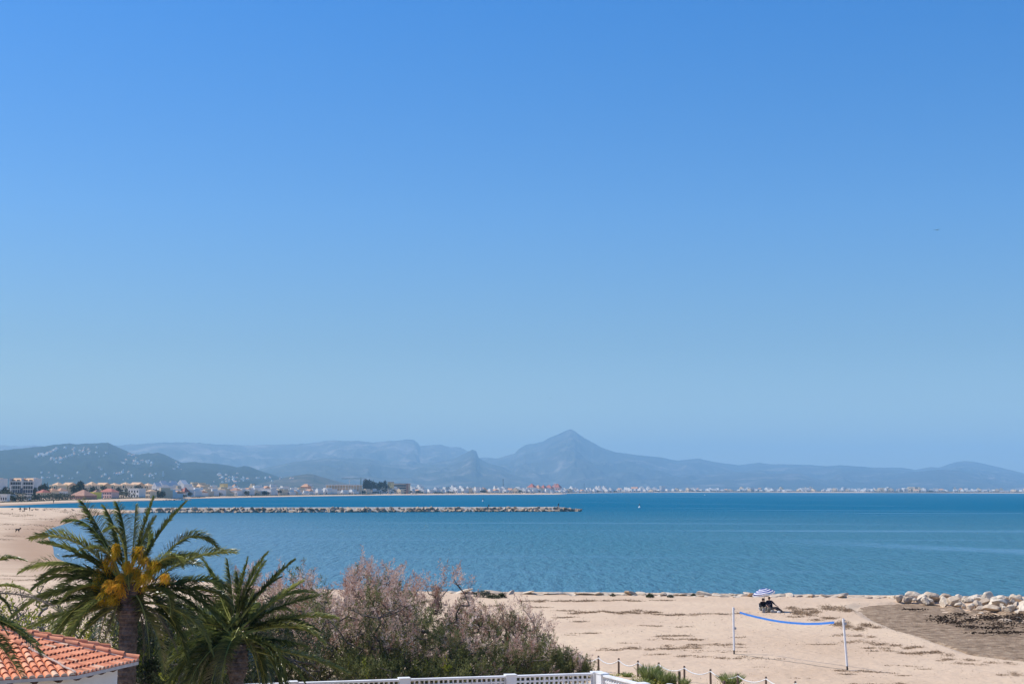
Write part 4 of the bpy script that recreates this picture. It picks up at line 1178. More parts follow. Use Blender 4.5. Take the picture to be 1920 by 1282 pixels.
# grass tussocks and yellow flowering ground plants by the fence
def tussock(x_, ytop, ybase, wpx, n, label, yellow=0.0):
    b_ = P(x_, ybase, z=0.0); d = b_.y; h = (ybase - ytop) / PXM(d); w = wpx / PXM(d)
    o = empty('grass_tussock', b_, label, 'grass tussock', 'tussocks by the rope fence')
    mb = MB()
    th = rng.uniform(0, 6.28, n); r = rng.uniform(0, 1, n) ** 0.5 * w * 0.28
    base = np.stack([np.cos(th) * r, np.sin(th) * r, np.zeros(n) - 0.05], -1)
    dirs = np.stack([np.cos(th) * rng.uniform(0.1, 0.75, n) * w / h, np.sin(th) * rng.uniform(0.1, 0.75, n) * w / h, np.ones(n)], -1)
    ln = h * rng.uniform(0.55, 1.08, n)
    mid = base + nrm(dirs) * ln[:, None] * 0.6
    leaf_quads(mb, base, dirs, ln * 0.65, 0.03, tint=rng.uniform(0, 0.8, n)); d2 = dirs.copy(); d2[:, 2] *= 0.45
    leaf_quads(mb, mid, d2, ln * 0.45, 0.022, tint=rng.uniform(0.2, 1, n))
    mb.build('blades', M['grass'], o)
    if yellow:
        m_ = int(n * yellow); mb = MB()
        c = np.stack([rng.normal(0, w * 0.45, m_), rng.normal(0, w * 0.3, m_), rng.uniform(0.02, 0.45, m_) * h], -1)
        leaf_quads(mb, c, rng.normal(size=(m_, 3)), 0.07, 0.06, tint=rng.uniform(0.2, 1, m_)); tag(mb.build('flowers', M['leaf_yellow'], o), kind='stuff')
for a_ in ((1220, 1244, 1284, 30, 900, 'tall green tussock with yellow flowers, biggest beside the rope fence', 0.6), (1246, 1255, 1290, 20, 420, 'green tussock half hidden behind a rope fence post near the white wall', 0.7), (1260, 1261, 1290, 14, 240, 'thin upright tussock just beside the thick single post', 0.3), (1284, 1268, 1292, 14, 300, 'dark green tussock hugging a rope fence post by the thick single post', 0.0),
           (1371, 1258, 1292, 30, 700, 'spiky grey green tussock leaning on a rope fence post, alone on the sand', 0.25), (1176, 1256, 1268, 18, 260, 'small sparse tussock just over the corner of the white wall', 0.2), (1150, 1259, 1266, 30, 200, 'flat green mat of plants right behind the wall corner', 0.3), (1200, 1266, 1290, 40, 500, 'low yellow flowering mat along the top of the white wall', 1.4)):
    tussock(*a_)


def small_bush(x_, ytop, ybase, wpx, n, label, mt='leaf_dark', stems=True, cat='bush'):
    b_ = P(x_, ybase, z=0.05); d = b_.y; h = (ybase - ytop) / PXM(d); w = wpx / PXM(d)
    o = empty('low_bush', b_, label, cat, 'bushes along the rocks')
    mb = MB()
    u = rng.normal(size=(n, 3)); u = nrm(u) * rng.uniform(0.2, 1, (n, 1)) ** 0.5
    c = np.stack([u[:, 0] * w * 0.5, u[:, 1] * w * 0.35, np.abs(u[:, 2]) * h * 0.95], -1)
    leaf_quads(mb, c, u + rng.normal(0, 0.4, (n, 3)) + np.array([0, 0, 0.5]), 0.13, 0.055, tint=rng.uniform(0, 1, n)); mb.build('foliage', M[mt], o)
    if stems:
        mb = MB()
        for k in range(6): mb.tube([(0, 0, -0.1), (random.uniform(-.2, .2) * w, 0, h * 0.4), (random.uniform(-.45, .45) * w, random.uniform(-.2, .2) * w, h * 0.8)], [0.02, 0.015, 0.006], 5)
        mb.build('stems', M['bark'], o)
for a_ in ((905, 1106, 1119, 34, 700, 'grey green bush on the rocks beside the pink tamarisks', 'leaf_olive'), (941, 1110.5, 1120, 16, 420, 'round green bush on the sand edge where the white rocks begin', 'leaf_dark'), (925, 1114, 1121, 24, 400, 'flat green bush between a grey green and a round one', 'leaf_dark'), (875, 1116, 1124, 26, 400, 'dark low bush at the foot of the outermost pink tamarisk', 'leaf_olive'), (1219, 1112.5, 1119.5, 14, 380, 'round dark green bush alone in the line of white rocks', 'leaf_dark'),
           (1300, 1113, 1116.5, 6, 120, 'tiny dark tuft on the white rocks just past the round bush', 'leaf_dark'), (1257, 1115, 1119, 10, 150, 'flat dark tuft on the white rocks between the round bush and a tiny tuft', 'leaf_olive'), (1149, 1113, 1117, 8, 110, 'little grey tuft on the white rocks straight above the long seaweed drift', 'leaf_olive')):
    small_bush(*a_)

# ------------------------------------------------------------------ white garden wall with pierced panels
WZ = 2.0
def wall_line(p0, p1, pillars, pillar_w, name, label, first_solid=None, mt='white_wall'):
    """p0, p1: ends on the ground plan; pillars: distances of pillar centres from p0"""
    ax_ = Vector((p1.x - p0.x, p1.y - p0.y, 0)); L_ = ax_.length; ang = math.atan2(ax_.y, ax_.x)
    o = empty(name, Vector((p0.x, p0.y, 0)), label, 'garden wall', 'white garden walls', ang)
    o['kind'] = 'thing'
    for c in pillars:
        mb = MB(); mb.box(c - pillar_w / 2, c + pillar_w / 2, -0.17, 0.17, -0.4, WZ + 0.015)
        mb.box(c - pillar_w / 2 - 0.02, c + pillar_w / 2 + 0.02, -0.19, 0.19, WZ + 0.015, WZ + 0.05); mb.build('pillar', M[mt], o)
    pl = sorted(pillars)
    for a_, b_ in zip(pl[:-1], pl[1:]):
        x0, x1 = a_ + pillar_w / 2 + 0.003, b_ - pillar_w / 2 - 0.003
        mb = MB(); mb.box(x0, x1, -0.10, 0.10, -0.4, WZ - 0.95); mb.build('base_wall', M[mt], o)
        mb = MB(); mb.box(x0, x1, -0.12, 0.12, WZ - 0.06, WZ); mb.build('coping', M[mt], o)
        if first_solid is not None and a_ < first_solid:
            mb = MB(); mb.box(x0, x1, -0.08, 0.08, WZ - 0.95, WZ - 0.06); mb.build('solid_panel', M[mt], o); continue
        mb = MB()
        n = max(1, round((x1 - x0) / 0.185)); w = (x1 - x0) / n
        z0, z1 = WZ - 0.95, WZ - 0.06; m_ = 5; hz = (z1 - z0) / m_
        for i in range(n + 1):
            t = 0.022 if i % 2 else 0.034
            mb.box(max(x0, x0 + i * w - t), min(x1, x0 + i * w + t), -0.05, 0.05, z0, z1)
        for j in range(1, m_):
            t = 0.022 if j % 2 else 0.032
            for i in range(n):
                mb.box(x0 + i * w + 0.034, x0 + (i + 1) * w - 0.034 + 0.012, -0.047, 0.047, z0 + j * hz - t, z0 + j * hz + t)
        mb.box(x0, x1, -0.048, 0.048, z1 - 0.025, z1 - 0.001); mb.box(x0, x1, -0.048, 0.048, z0 + 0.001, z0 + 0.03)
        mb.build('lattice_panel', M[mt], o)
    return o
K0 = P(1119, 1259, z=WZ + 0.03)
def along(px_): # point of the back wall seen at pixel x
    q = P(460, 1281.5, z=WZ)
    v = ray(px_, 1260); t = v.x / v.y
    # intersect ray plan with line K0-q
    dx, dy_ = q.x - K0.x, q.y - K0.y
    s = (K0.x - t * K0.y) / (t * dy_ - dx)
    return s * math.hypot(dx, dy_)
q0 = P(460, 1281.5, z=WZ)
back = (q0 - K0); back.z = 0
pil = [0.0, along(957), along(758), along(547), along(350), along(150)]
wall_line(K0, K0 + back, pil, 0.40, 'garden_wall', 'white pierced block garden wall running under the tamarisks and palms', None)
q1 = P(1206, 1282, z=WZ); side = q1 - K0; side.z = 0; side.normalize()
wall_line(K0 + side * 0.21, K0 + side * 16, [0.24, 3.3, 6.4, 9.5, 12.6], 0.40, 'garden_wall', 'sunlit white pierced wall turning from the corner beside green tussocks')
# rounded white cap of a gate pillar just reaching into the frame
gpz = P(1255.5, 1280.5, d=47.5)
mb = MB(); V = [[(r * math.cos(t), r * math.sin(t), z) for t in np.linspace(0, 2 * math.pi, 25)] for r, z in ((0.22, -gpz.z), (0.22, -0.16), (0.21, -0.12), (0.17, -0.05), (0.09, -0.01), (0.005, 0.0))]
mb.grid(np.array(V)); tag(mb.build('gate_pillar', M['white_wall'], loc=gpz), 'rounded white pillar top peeping up in front of the rope fence and tussocks', 'pillar', kind='thing')

# ------------------------------------------------------------------ tiled pavilion
ZE = 4.05
C1 = P(141, 1266, z=ZE); C2 = P(256.5, 1239.5, z=ZE)
e = C2 - C1; e.z = 0; el = e.length; ed_ = e.normalized()
inn = Vector((-ed_.y, ed_.x, 0))
if inn.x > 0: inn = -inn
apo = el / 2 / math.tan(math.pi / 8)
ctr8 = (C1 + C2) / 2 + inn * apo
apex8 = Vector((ctr8.x, ctr8.y, P(-42, 1176, d=ctr8.y).z))
rad8 = (C1 - Vector((ctr8.x, ctr8.y, C1.z))).length
ang1 = math.atan2(C1.y - ctr8.y, C1.x - ctr8.x); ang2 = math.atan2(C2.y - ctr8.y, C2.x - ctr8.x)
step = math.pi / 4 if ((ang2 - ang1 + math.pi) % (2 * math.pi) - math.pi) > 0 else -math.pi / 4
vert = [Vector((math.cos(ang1 + step * k) * rad8, math.sin(ang1 + step * k) * rad8, 0)) for k in range(8)]   # 0 = C1, 1 = C2
hz_ = apex8.z - ZE
hob = empty('pavilion', Vector((ctr8.x, ctr8.y, ZE)), 'small white many sided house with an orange tile roof beside the big palm', 'house')
wl = MB(); cor = [v * 0.875 for v in vert]
for k in range(8):
    a_, b_ = cor[k], cor[(k + 1) % 8]
    wl.add([tuple(a_ + Vector((0, 0, -4.3))), tuple(b_ + Vector((0, 0, -4.3))), tuple(b_ + Vector((0, 0, 0.10))), tuple(a_ + Vector((0, 0, 0.10)))], np.array([(0, 1, 2, 3)]))
wl.build('wall', M['stucco'], hob)
rb = MB()        # roof deck (underside and channels)
for k in range(8):
    a_, b_ = vert[k], vert[(k + 1) % 8]
    rb.add([tuple(a_), tuple(b_), (0, 0, hz_)], np.array([(0, 1, 2)]))
    rb.add([tuple(a_ - Vector((0, 0, 0.06))), tuple(b_ - Vector((0, 0, 0.06))), (0, 0, hz_ - 0.06)], np.array([(2, 1, 0)]))
roof = rb.build('roof', M['tile'], hob)
tiles = MB(); ends = MB()
for k in range(8):
    a_, b_ = vert[k], vert[(k + 1) % 8]
    mid_ = (a_ + b_) / 2
    ux = (b_ - a_).normalized(); sl_ = (Vector((0, 0, hz_)) - mid_); slen = sl_.length; us = sl_.normalized(); un = ux.cross(us)
    if un.z < 0: un = -un
    W = (b_ - a_).length; ncol = 16; pw = W / ncol; tl = 0.36; nrow = int(slen / tl) + 1
    for c in range(ncol):
        cx = -W / 2 + (c + 0.5) * pw
        for r in range(nrow):
            s0 = -0.06 + r * tl; s1 = s0 + tl + 0.05
            lim = (1 - s0 / slen) * W / 2 - 0.02
            if abs(cx) > lim - 0.03 or s0 > slen - 0.3: continue
            s1 = min(s1, slen * (1 - (abs(cx) - 0.02) / (W / 2)))
            jx, jt = random.uniform(-0.006, 0.006), random.uniform(-0.004, 0.006)
            rows = []
            for s_, r_, lift in ((s0, 0.090, 0.030 + jt), (s1, 0.070, 0.004)):
                o_ = mid_ + ux * (cx + jx) + us * s_ + un * lift
                rows.append([tuple(o_ + ux * (math.cos(t) * r_) + un * (math.sin(t) * r_ * 0.92)) for t in np.linspace(math.pi, 0, 9)])
            tt = float(np.clip(random.gauss(0.55, 0.2), 0, 1)) if random.random() > 0.05 else 1.0
            tiles.grid(np.array(rows), tint=tt)
            rows2 = []
            for s_, r_, lift in ((s0, 0.074, 0.030 + jt), (s0, 0.090, 0.030 + jt)):
                o_ = mid_ + ux * (cx + jx) + us * s_ + un * lift
                rows2.append([tuple(o_ + ux * (math.cos(t) * r_) + un * (math.sin(t) * r_ * 0.92)) for t in np.linspace(math.pi, 0, 9)])
            (ends if r == 0 else tiles).grid(np.array(rows2), smooth=False)
            if r == 0:   # mortar filling the mouth of the eave tile and grey painted edge
                o_ = mid_ + ux * (cx + jx) + us * (s0 + 0.035) + un * 0.03
                fan = [tuple(o_ + ux * (math.cos(t) * 0.078) + un * (math.sin(t) * 0.07)) for t in np.linspace(math.pi, 0, 9)]
                ends.add(fan, np.array([list(range(9))[::-1]]))
    # eave board under the tile mouths
    E = MB()
    ep = [(a_ * 1.012, b_ * 1.012)]
    for pa, pb in ep:
        for z0, z1, off in ((-0.085, 0.005, 0.0),):
            q = [pa + Vector((0, 0, z0)), pb + Vector((0, 0, z0)), pb + Vector((0, 0, z1)), pa + Vector((0, 0, z1))]
            q2 = [v * 0.985 for v in (pa, pb)]
            ends.add([tuple(v) for v in q], np.array([(0, 1, 2, 3)]))
tiles.build('roof_tiles', M['tile'], roof)
ends.build('eave_edge', M['mortar'], roof)
hip = MB()
for k in range(8):
    morta = MB()
    v0 = vert[k]; top_ = Vector((0, 0, hz_)); dv = (top_ - v0); Lh = dv.length; us = dv.normalized()
    ux = us.cross(Vector((0, 0, 1))).normalized(); un = ux.cross(us)
    big = k != 0
    n = int(Lh / 0.44)
    if big:
        for r in range(n):
            s0 = -0.03 + r * 0.44; rows = []
            for s_, r_, lf in ((s0, 0.125, 0.085), (s0 + 0.48, 0.105, 0.055)):
                o_ = v0 + us * s_ + un * lf
                rows.append([tuple(o_ + ux * math.cos(t) * r_ + un * math.sin(t) * r_) for t in np.linspace(math.pi, 0, 11)])
            hip.grid(np.array(rows), tint=random.uniform(0.3, 0.8))
            rows = []
            for r_ in (0.105, 0.125):
                o_ = v0 + us * s0 + un * 0.085
                rows.append([tuple(o_ + ux * math.cos(t) * r_ + un * math.sin(t) * r_) for t in np.linspace(math.pi, 0, 11)])
            hip.grid(np.array(rows), smooth=False)
            for sg in (1, -1):
                o_ = v0 + us * (s0 + 0.22)
                morta.tube([v0 + us * s0 + ux * sg * 0.115 + un * 0.06, v0 + us * (s0 + 0.44) + ux * sg * 0.115 + un * 0.06], 0.028, 6)
    else:
        pts = [v0 + us * s_ + un * (0.085 + 0.012 * math.sin(s_ * 9)) for s_ in np.linspace(0, Lh * 0.5, 40)]
        morta.tube(pts, [0.020 + 0.020 * abs(math.sin(i * 1.3)) for i in range(40)], 8)
    morta.build('mortar_joint', M['mortar_tan'], roof)
hip.build('hip_tiles', M['tile'], roof)
for k in range(8):
    a_, b_ = vert[k] * 0.99, vert[(k + 1) % 8] * 0.99
    for f_ in np.linspace(0.1, 0.9, 5):
        p_ = a_.lerp(b_, f_); q_ = p_ * 0.86
        u_ = (q_ - p_); u_.z = 0; u_.normalize(); s_ = Vector((-u_.y, u_.x, 0))
        mb = MB()
        V = []
        for d_, zb in ((0.02, -0.12), (0.12, -0.20), (0.55, -0.22)):
            for sx in (-0.05, 0.05):
                V += [tuple(p_ + u_ * d_ + s_ * sx + Vector((0, 0, -0.066 + d_ * 0.2))), tuple(p_ + u_ * d_ + s_ * sx + Vector((0, 0, zb + d_ * 0.2)))]
        F_ = [(0, 1, 3, 2), (0, 4, 5, 1), (2, 3, 7, 6), (1, 5, 7, 3), (4, 8, 9, 5), (6, 7, 11, 10), (5, 9, 11, 7)]
        mb.add(V, [np.array(f) for f in F_]); mb.build('rafter_end', M['dark_wood'], roof)


# ------------------------------------------------------------------ palms
def frond(parent, org, base, ctrl, tip, nl=105, lmax=0.46, mt='frond', droop=0.25, name='frond', vee=0.30, tone=0.0, rw=0.028):
    """one feather leaf along a bent midrib (points relative to org)"""
    base, ctrl, tip = [Vector(p) - Vector(org) for p in (base, ctrl, tip)]
    mb = MB()
    ts = np.linspace(0, 1, 22)
    pts = [(base * (1 - t) ** 2 + ctrl * 2 * t * (1 - t) + tip * t * t) for t in ts]
    mb.tube(pts, [rw * (1 - 0.85 * t) + 0.003 for t in ts], 5, 0, tint=rng.uniform(0.3, 1))
    ch = tip - base; hzv = Vector((ch.x, ch.y, 0))
    if hzv.length < 0.15: hzv = Vector((rng.normal(), -abs(rng.normal()), 0))
    side0 = hzv.normalized().cross(Vector((0, 0, 1)))
    roll = rng.normal(0, 0.38)
    bs, ds, ln, tn, sd = [], [], [], [], []
    leng = sum((pts[i + 1] - pts[i]).length for i in range(21))
    sc = min(1.0, leng / 3.2)
    for sg in (1, -1):
        for k in range(nl):
            t = 0.10 + 0.90 * (k + rng.uniform(0, 0.8)) / nl
            t = min(t, 0.995)
            p = base * (1 - t) ** 2 + ctrl * 2 * t * (1 - t) + tip * t * t
            T = ((ctrl - base) * (1 - t) + (tip - ctrl) * t).normalized()
            s = (side0 - T * side0.dot(T)).normalized(); n = s.cross(T).normalized()
            if n.z < 0 and abs(n.z) > 0.2: n = -n
            s2 = s * math.cos(roll) + n * math.sin(roll); n2 = n * math.cos(roll) - s * math.sin(roll)
            fwd = 0.30 + 0.75 * t + rng.normal(0, 0.13)
            d = s2 * sg * 1.0 + n2 * (vee + rng.normal(0, 0.2)) + T * fwd
            prof = min(1.0, t / 0.22 + 0.25) * (1.0 if t < 0.6 else 1.0 - (t - 0.6) / 0.4 * 0.62)
            L_ = lmax * sc * prof * rng.uniform(0.85, 1.12)
            bs.append(tuple(p)); ds.append(tuple(d.normalized())); ln.append(L_); tn.append(np.clip(0.45 + tone + rng.normal(0, 0.18), 0, 1)); sd.append(tuple(T.cross(d)))
    bs, ds, ln, sd = map(np.array, (bs, ds, ln, sd)); tn = np.array(tn)
    n = len(bs)
    # two-piece blades: stiff inner half, drooping outer half
    S_ = nrm(np.cross(ds, sd)); w = 0.040 * np.minimum(1.0, ln / 0.3)
    m1 = bs + ds * ln[:, None] * 0.5
    d2 = ds.copy(); d2[:, 2] -= droop * rng.uniform(0.3, 2.2, n); d2 = nrm(d2)
    tp = m1 + d2 * ln[:, None] * 0.5
    W2 = (nrm(sd) * w[:, None])
    V = np.stack([bs - W2 * 0.4, bs + W2 * 0.4, m1 + W2 * 0.5, m1 - W2 * 0.5, tp], 1).reshape(-1, 3)
    i0 = np.arange(n) * 5
    q = np.stack([i0, i0 + 1, i0 + 2, i0 + 3], -1); t3 = np.stack([i0 + 3, i0 + 2, i0 + 4], -1)
    mb.add(V, q, 1, False, np.repeat(tn, 5)); 
    mb.f.append(t3 + (mb.n - len(V))); mb.mi.append(np.full(n, 1)); mb.sm.append(np.full(n, False))
    return mb.build(name, [M['rachis'] if mt == 'frond' else M['dry_frond'], M[mt]], parent)


def palm_trunk(parent, zb, zt, r0, boot_r, boot_h, x=0, y=0):
    n, m_ = 40, int((zt - zb) / 0.045)
    V = np.zeros((m_ + 1, n + 1, 3))
    for j in range(m_ + 1):
        z = zb + (zt - zb) * j / m_
        f = max(0.0, min(1.0, (z - (zt - boot_h)) / (boot_h * 0.3)))
        top_ = max(0.0, (z - (zt - boot_h * 0.25)) / (boot_h * 0.25))
        r = (r0 + (boot_r - r0) * f) * (1 - 0.35 * min(1, top_))
        for k in range(n + 1):
            th = 2 * math.pi * (k % n) / n
            row = z / 0.13; q = (row % 1.0); off = (int(math.floor(row)) % 2) * 0.5
            c = ((k % n) / n * 13 + off) % 1.0
            bump = (0.055 + 0.05 * f) * (1 - q) * (1 - abs(c - 0.5) * 1.6)
            rr = r * (1 + 0.04 * vnoise((th * 2, z * 1.3), 1, 5)) + bump
            V[j, k] = (x + rr * math.cos(th), y + rr * math.sin(th), z)
    mb = MB(); mb.grid(V, smooth=False); return mb.build('trunk', M['trunk_palm'], parent)


def palm(base_px, d, fr, heart_px, trunk_r, boot, label, flowers=(), lmax=0.46, extra=0, seed=1, spread=0.9, dry=()):
    global rng
    rng = np.random.default_rng(seed)
    hp = P(*heart_px, d=d)
    g = 0.0
    root = empty('palm_tree', Vector((hp.x, hp.y, g)), label, 'palm tree', 'palm trees')
    org = root.location
    if trunk_r:
        palm_trunk(root, -0.3, hp.z - boot[2] + 0.45, trunk_r, boot[0], boot[1] + 0.35)
    for f in fr:
        bx, by, cx, cy, tx, ty = f[:6]
        dd = f[6] if len(f) > 6 else rng.normal(0, spread)
        tone = (f[7] if len(f) > 7 else 0.0) + rng.normal(0.04, 0.14)  # listed tone paints sunlit fronds paler, those in the rear shade darker
        bd = d + dd * 0.15
        frond(root, org, P(bx, by, d=bd), P(cx, cy, d=d + dd * 0.6), P(tx, ty, d=d + dd), lmax=lmax, tone=tone)
    for f in dry:
        bx, by, cx, cy, tx, ty, dd = f
        frond(root, org, P(bx, by, d=d + dd * 0.15), P(cx, cy, d=d + dd * 0.6), P(tx, ty, d=d + dd), lmax=lmax * 0.55, mt='dry_frond', droop=0.7, name='dry_frond', nl=60)
    for k in range(extra):
        az = rng.uniform(0, 6.28); el_ = rng.uniform(-0.75, 0.9); L_ = rng.uniform(2.2, 3.2)
        b0 = hp + Vector((math.cos(az) * 0.2, math.sin(az) * 0.2, -0.15)); c0 = b0 + Vector((math.cos(az) * math.cos(el_), math.sin(az) * math.cos(el_), math.sin(el_) + 0.25)) * L_ * 0.55
        t0 = b0 + Vector((math.cos(az) * math.cos(el_ - 0.4), math.sin(az) * math.cos(el_ - 0.4), math.sin(el_ - 0.4))) * L_
        if t0.y < d - 0.6 and el_ > -0.1: continue
        frond(root, org, b0, c0, t0, lmax=lmax, tone=-0.1)
    for (fx_, fy_, w_, h_, tone) in flowers:
        mb = MB(); c = P(fx_, fy_, d=d - rng.uniform(0.0, 0.7)) - org
        wm, hm_ = 1.2 * w_ / PXM(d), 1.2 * h_ / PXM(d)
        o0 = c + Vector((rng.normal(0, 0.05), 0.35, hm_ * 0.15))
        for k in range(140):
            a_ = rng.uniform(0, 6.28); el2 = rng.uniform(-1.0, 1.25)
            L_ = rng.uniform(0.5, 1.0)
            e_ = c + Vector((math.cos(a_) * math.cos(el2) * wm * 0.55 * L_, math.sin(a_) * math.cos(el2) * 0.3 * L_, math.sin(el2) * hm_ * 0.55 * L_ - 0.05))
            m0 = (o0 * 0.35 + e_ * 0.65) + Vector((rng.normal(0, 0.03), rng.normal(0, 0.03), 0.06))
            dr = e_ + Vector((rng.normal(0, 0.06), rng.normal(0, 0.05), -rng.uniform(0.0, 0.13)))
            mb.tube([o0.lerp(m0, 0.6), m0, e_, dr], [0.005, 0.006, 0.007, 0.005], 3, tint=float(np.clip(tone + rng.normal(0, 0.33), 0, 1)), cap=False)
        mb.build('flower_cluster', M['flower'], root)
    return root


def z7(l): # coordinates measured in an enlarged view of the crown
    return [(a / 3.357, b / 3.357 + 900) for a, b in l]
def fr7(bx, by, cx, cy, tx, ty, *r):
    (a, b), (c, d_), (e_, f_) = z7([(bx, by), (cx, cy), (tx, ty)]); return (a, b, c, d_, e_, f_, *r)
main_f = [fr7(760, 600, 640, 300, 515, 130, 0.9, -0.15), fr7(740, 580, 590, 190, 400, 255, 0.3), fr7(730, 610, 480, 280, 190, 372, 0.0), fr7(740, 640, 520, 430, 255, 395, 1.0, -0.2), fr7(700, 650, 400, 420, 130, 572, 0.2), fr7(720, 690, 380, 510, 205, 690, 0.6, -0.15), fr7(700, 700, 330, 600, 40, 900, 0.4, -0.1),
          fr7(720, 780, 430, 790, 150, 945, 0.2, 0.1), fr7(720, 790, 450, 830, 295, 985, -0.2, 0.1), fr7(740, 800, 600, 830, 480, 1025, -0.5), fr7(770, 740, 715, 790, 683, 1050, -0.9, 0.15), fr7(830, 560, 890, 330, 968, 108, 0.2, 0.0), fr7(880, 560, 985, 320, 1172, 138, 0.4, -0.05), fr7(830, 560, 845, 320, 855, 152, 0.2, 0.35),
          fr7(800, 560, 800, 280, 733, 138, 0.8, 0.0), fr7(840, 540, 900, 330, 980, 225, 0.1, 0.45), fr7(780, 560, 745, 300, 655, 160, 0.9, 0.0), fr7(930, 620, 1180, 210, 1370, 425, 0.3, 0.05), fr7(900, 600, 1110, 390, 1148, 548, -0.9, 0.2), fr7(960, 640, 1200, 430, 1490, 452, 0.8, 0.0), fr7(950, 700, 1330, 560, 1432, 692, 0.5, 0.0),
          fr7(960, 720, 1370, 620, 1462, 800, 0.1, 0.0), fr7(900, 700, 1090, 630, 1072, 850, -1.0, 0.15), fr7(900, 770, 1240, 780, 1335, 1090, -0.5, -0.05), fr7(860, 790, 1010, 900, 1030, 1215, -0.9, 0.4), fr7(750, 600, 690, 360, 490, 445, -0.9, 0.05), fr7(795, 520, 770, 230, 650, 325, -0.7, 0.05), fr7(720, 690, 520, 610, 370, 775, -0.7, 0.0),
          fr7(700, 700, 420, 620, 235, 760, 0.1, 0.05), fr7(690, 720, 480, 740, 260, 800, 0.6, -0.2), fr7(940, 760, 1090, 800, 1110, 940, 0.7, -0.2), fr7(930, 800, 1060, 850, 1150, 1000, 1.2, -0.3), fr7(860, 560, 960, 400, 930, 300, 1.3, -0.2), fr7(900, 620, 1050, 500, 1180, 480, 1.4, -0.2), fr7(760, 650, 560, 560, 330, 560, 1.3, -0.2), fr7(790, 580, 690, 400, 600, 330, 1.3, -0.2),
          fr7(820, 620, 800, 540, 815, 690, -1.0, 0.1), fr7(700, 760, 520, 800, 330, 900, 0.9, -0.15), fr7(960, 690, 1150, 700, 1290, 860, 0.9, -0.25), fr7(940, 730, 1180, 790, 1290, 960, 1.1, -0.3)]
fl = [(z7([(650, 585)])[0], 34, 40, 0.55), (z7([(872, 470)])[0], 26, 34, 0.6), (z7([(965, 545)])[0], 24, 26, 0.5), (z7([(1040, 612)])[0], 18, 14, 0.8), (z7([(735, 690)])[0], 34, 26, 0.95), (z7([(885, 640)])[0], 22, 30, 0.5), (z7([(645, 735)])[0], 18, 20, 0.15), (z7([(725, 440)])[0], 12, 26, 0.4), (z7([(715, 745)])[0], 20, 14, 0.2), (z7([(800, 545)])[0], 14, 24, 0.5), (z7([(690, 520)])[0], 22, 26, 0.6), (z7([(920, 520)])[0], 20, 24, 0.7), (z7([(845, 580)])[0], 22, 22, 0.5), (z7([(765, 620)])[0], 22, 20, 0.7), (z7([(690, 660)])[0], 24, 20, 0.8), (z7([(925, 600)])[0], 20, 18, 0.45), (z7([(610, 660)])[0], 20, 20, 0.5)]
palm((240, 1230), 47.0, main_f, (243, 1098), 0.265, (0.42, 0.95, 0.35), 'big date palm with orange yellow flower clusters, trunk rising behind the tiled roof', [(a[0], a[1], w, h, t) for a, w, h, t in fl], 0.58, 28, 11,
     dry=[fr7(860, 800, 930, 900, 900, 1150, 0.2), fr7(740, 800, 690, 900, 640, 1060, 0.3), fr7(900, 790, 1040, 850, 1120, 1090, 0.8), fr7(780, 800, 720, 860, 715, 1010, -0.3)])


def fr8(bx, by, cx, cy, tx, ty, *r):
    k = 4.174
    return (bx / k + 300, by / k + 980, cx / k + 300, cy / k + 980, tx / k + 300, ty / k + 980, *r)
sec_f = [fr8(590, 780, 680, 420, 845, 232, 0.3, 0.0), fr8(580, 760, 560, 480, 528, 282, 0.5, -0.15), fr8(560, 760, 480, 480, 335, 285, 0.9, -0.2), fr8(640, 740, 860, 440, 1055, 290, 0.5, -0.1), fr8(640, 740, 780, 500, 950, 425, 0.2, -0.1), fr8(640, 820, 860, 620, 1125, 455, -0.3, 0.3), fr8(650, 800, 930, 620, 1245, 565, 0.2, 0.0), fr8(680, 850, 1050, 690, 1382, 742, 0.0, 0.15),
         fr8(660, 870, 1120, 720, 1285, 945, -0.4, 0.3), fr8(700, 930, 930, 900, 972, 1168, -0.9, 0.45), fr8(720, 960, 1150, 1020, 1470, 1175, -0.2, 0.1), fr8(720, 1000, 1020, 1040, 1135, 1258, -0.6, 0.15), fr8(560, 960, 420, 1030, 348, 1212, -0.8, 0.35), fr8(600, 780, 620, 700, 525, 842, -1.0, 0.3), fr8(590, 760, 620, 520, 690, 270, 0.1, 0.0), fr8(600, 760, 700, 440, 820, 300, 0.7, -0.2),
         fr8(560, 800, 420, 700, 250, 560, 0.6, -0.25), fr8(540, 830, 350, 760, 150, 800, 0.6, -0.3), fr8(540, 900, 330, 880, 110, 1000, 0.4, -0.2), fr8(560, 930, 380, 980, 260, 1130, 0.5, -0.3), fr8(640, 900, 900, 880, 1150, 960, 0.5, -0.2), fr8(640, 860, 800, 800, 960, 820, 0.9, -0.3), fr8(620, 820, 560, 900, 560, 1060, -0.6, 0.1), fr8(620, 840, 700, 900, 760, 1080, -0.4, 0.0), fr8(600, 800, 690, 640, 730, 520, 1.1, -0.2), fr8(640, 840, 860, 740, 1080, 720, 1.0, -0.2),
         fr8(560, 780, 460, 600, 440, 420, 1.2, -0.25), fr8(570, 880, 440, 860, 330, 1000, -0.3, -0.1), fr8(640, 830, 900, 760, 1110, 840, 0.1, 0.0), fr8(660, 900, 880, 940, 1010, 1060, 0.6, -0.2), fr8(600, 800, 640, 560, 600, 380, 0.9, -0.15), fr8(580, 860, 300, 900, 40, 1120, 0.9, -0.25)]
palm((432, 1270), 48.5, sec_f, (446, 1184), 0.215, (0.32, 0.8, 0.85), 'dark green date palm without flowers, standing between the big palm and the pink tamarisks', [], 0.58, 32, 23,
     dry=[fr8(720, 950, 980, 1020, 1210, 1215, -0.3)])
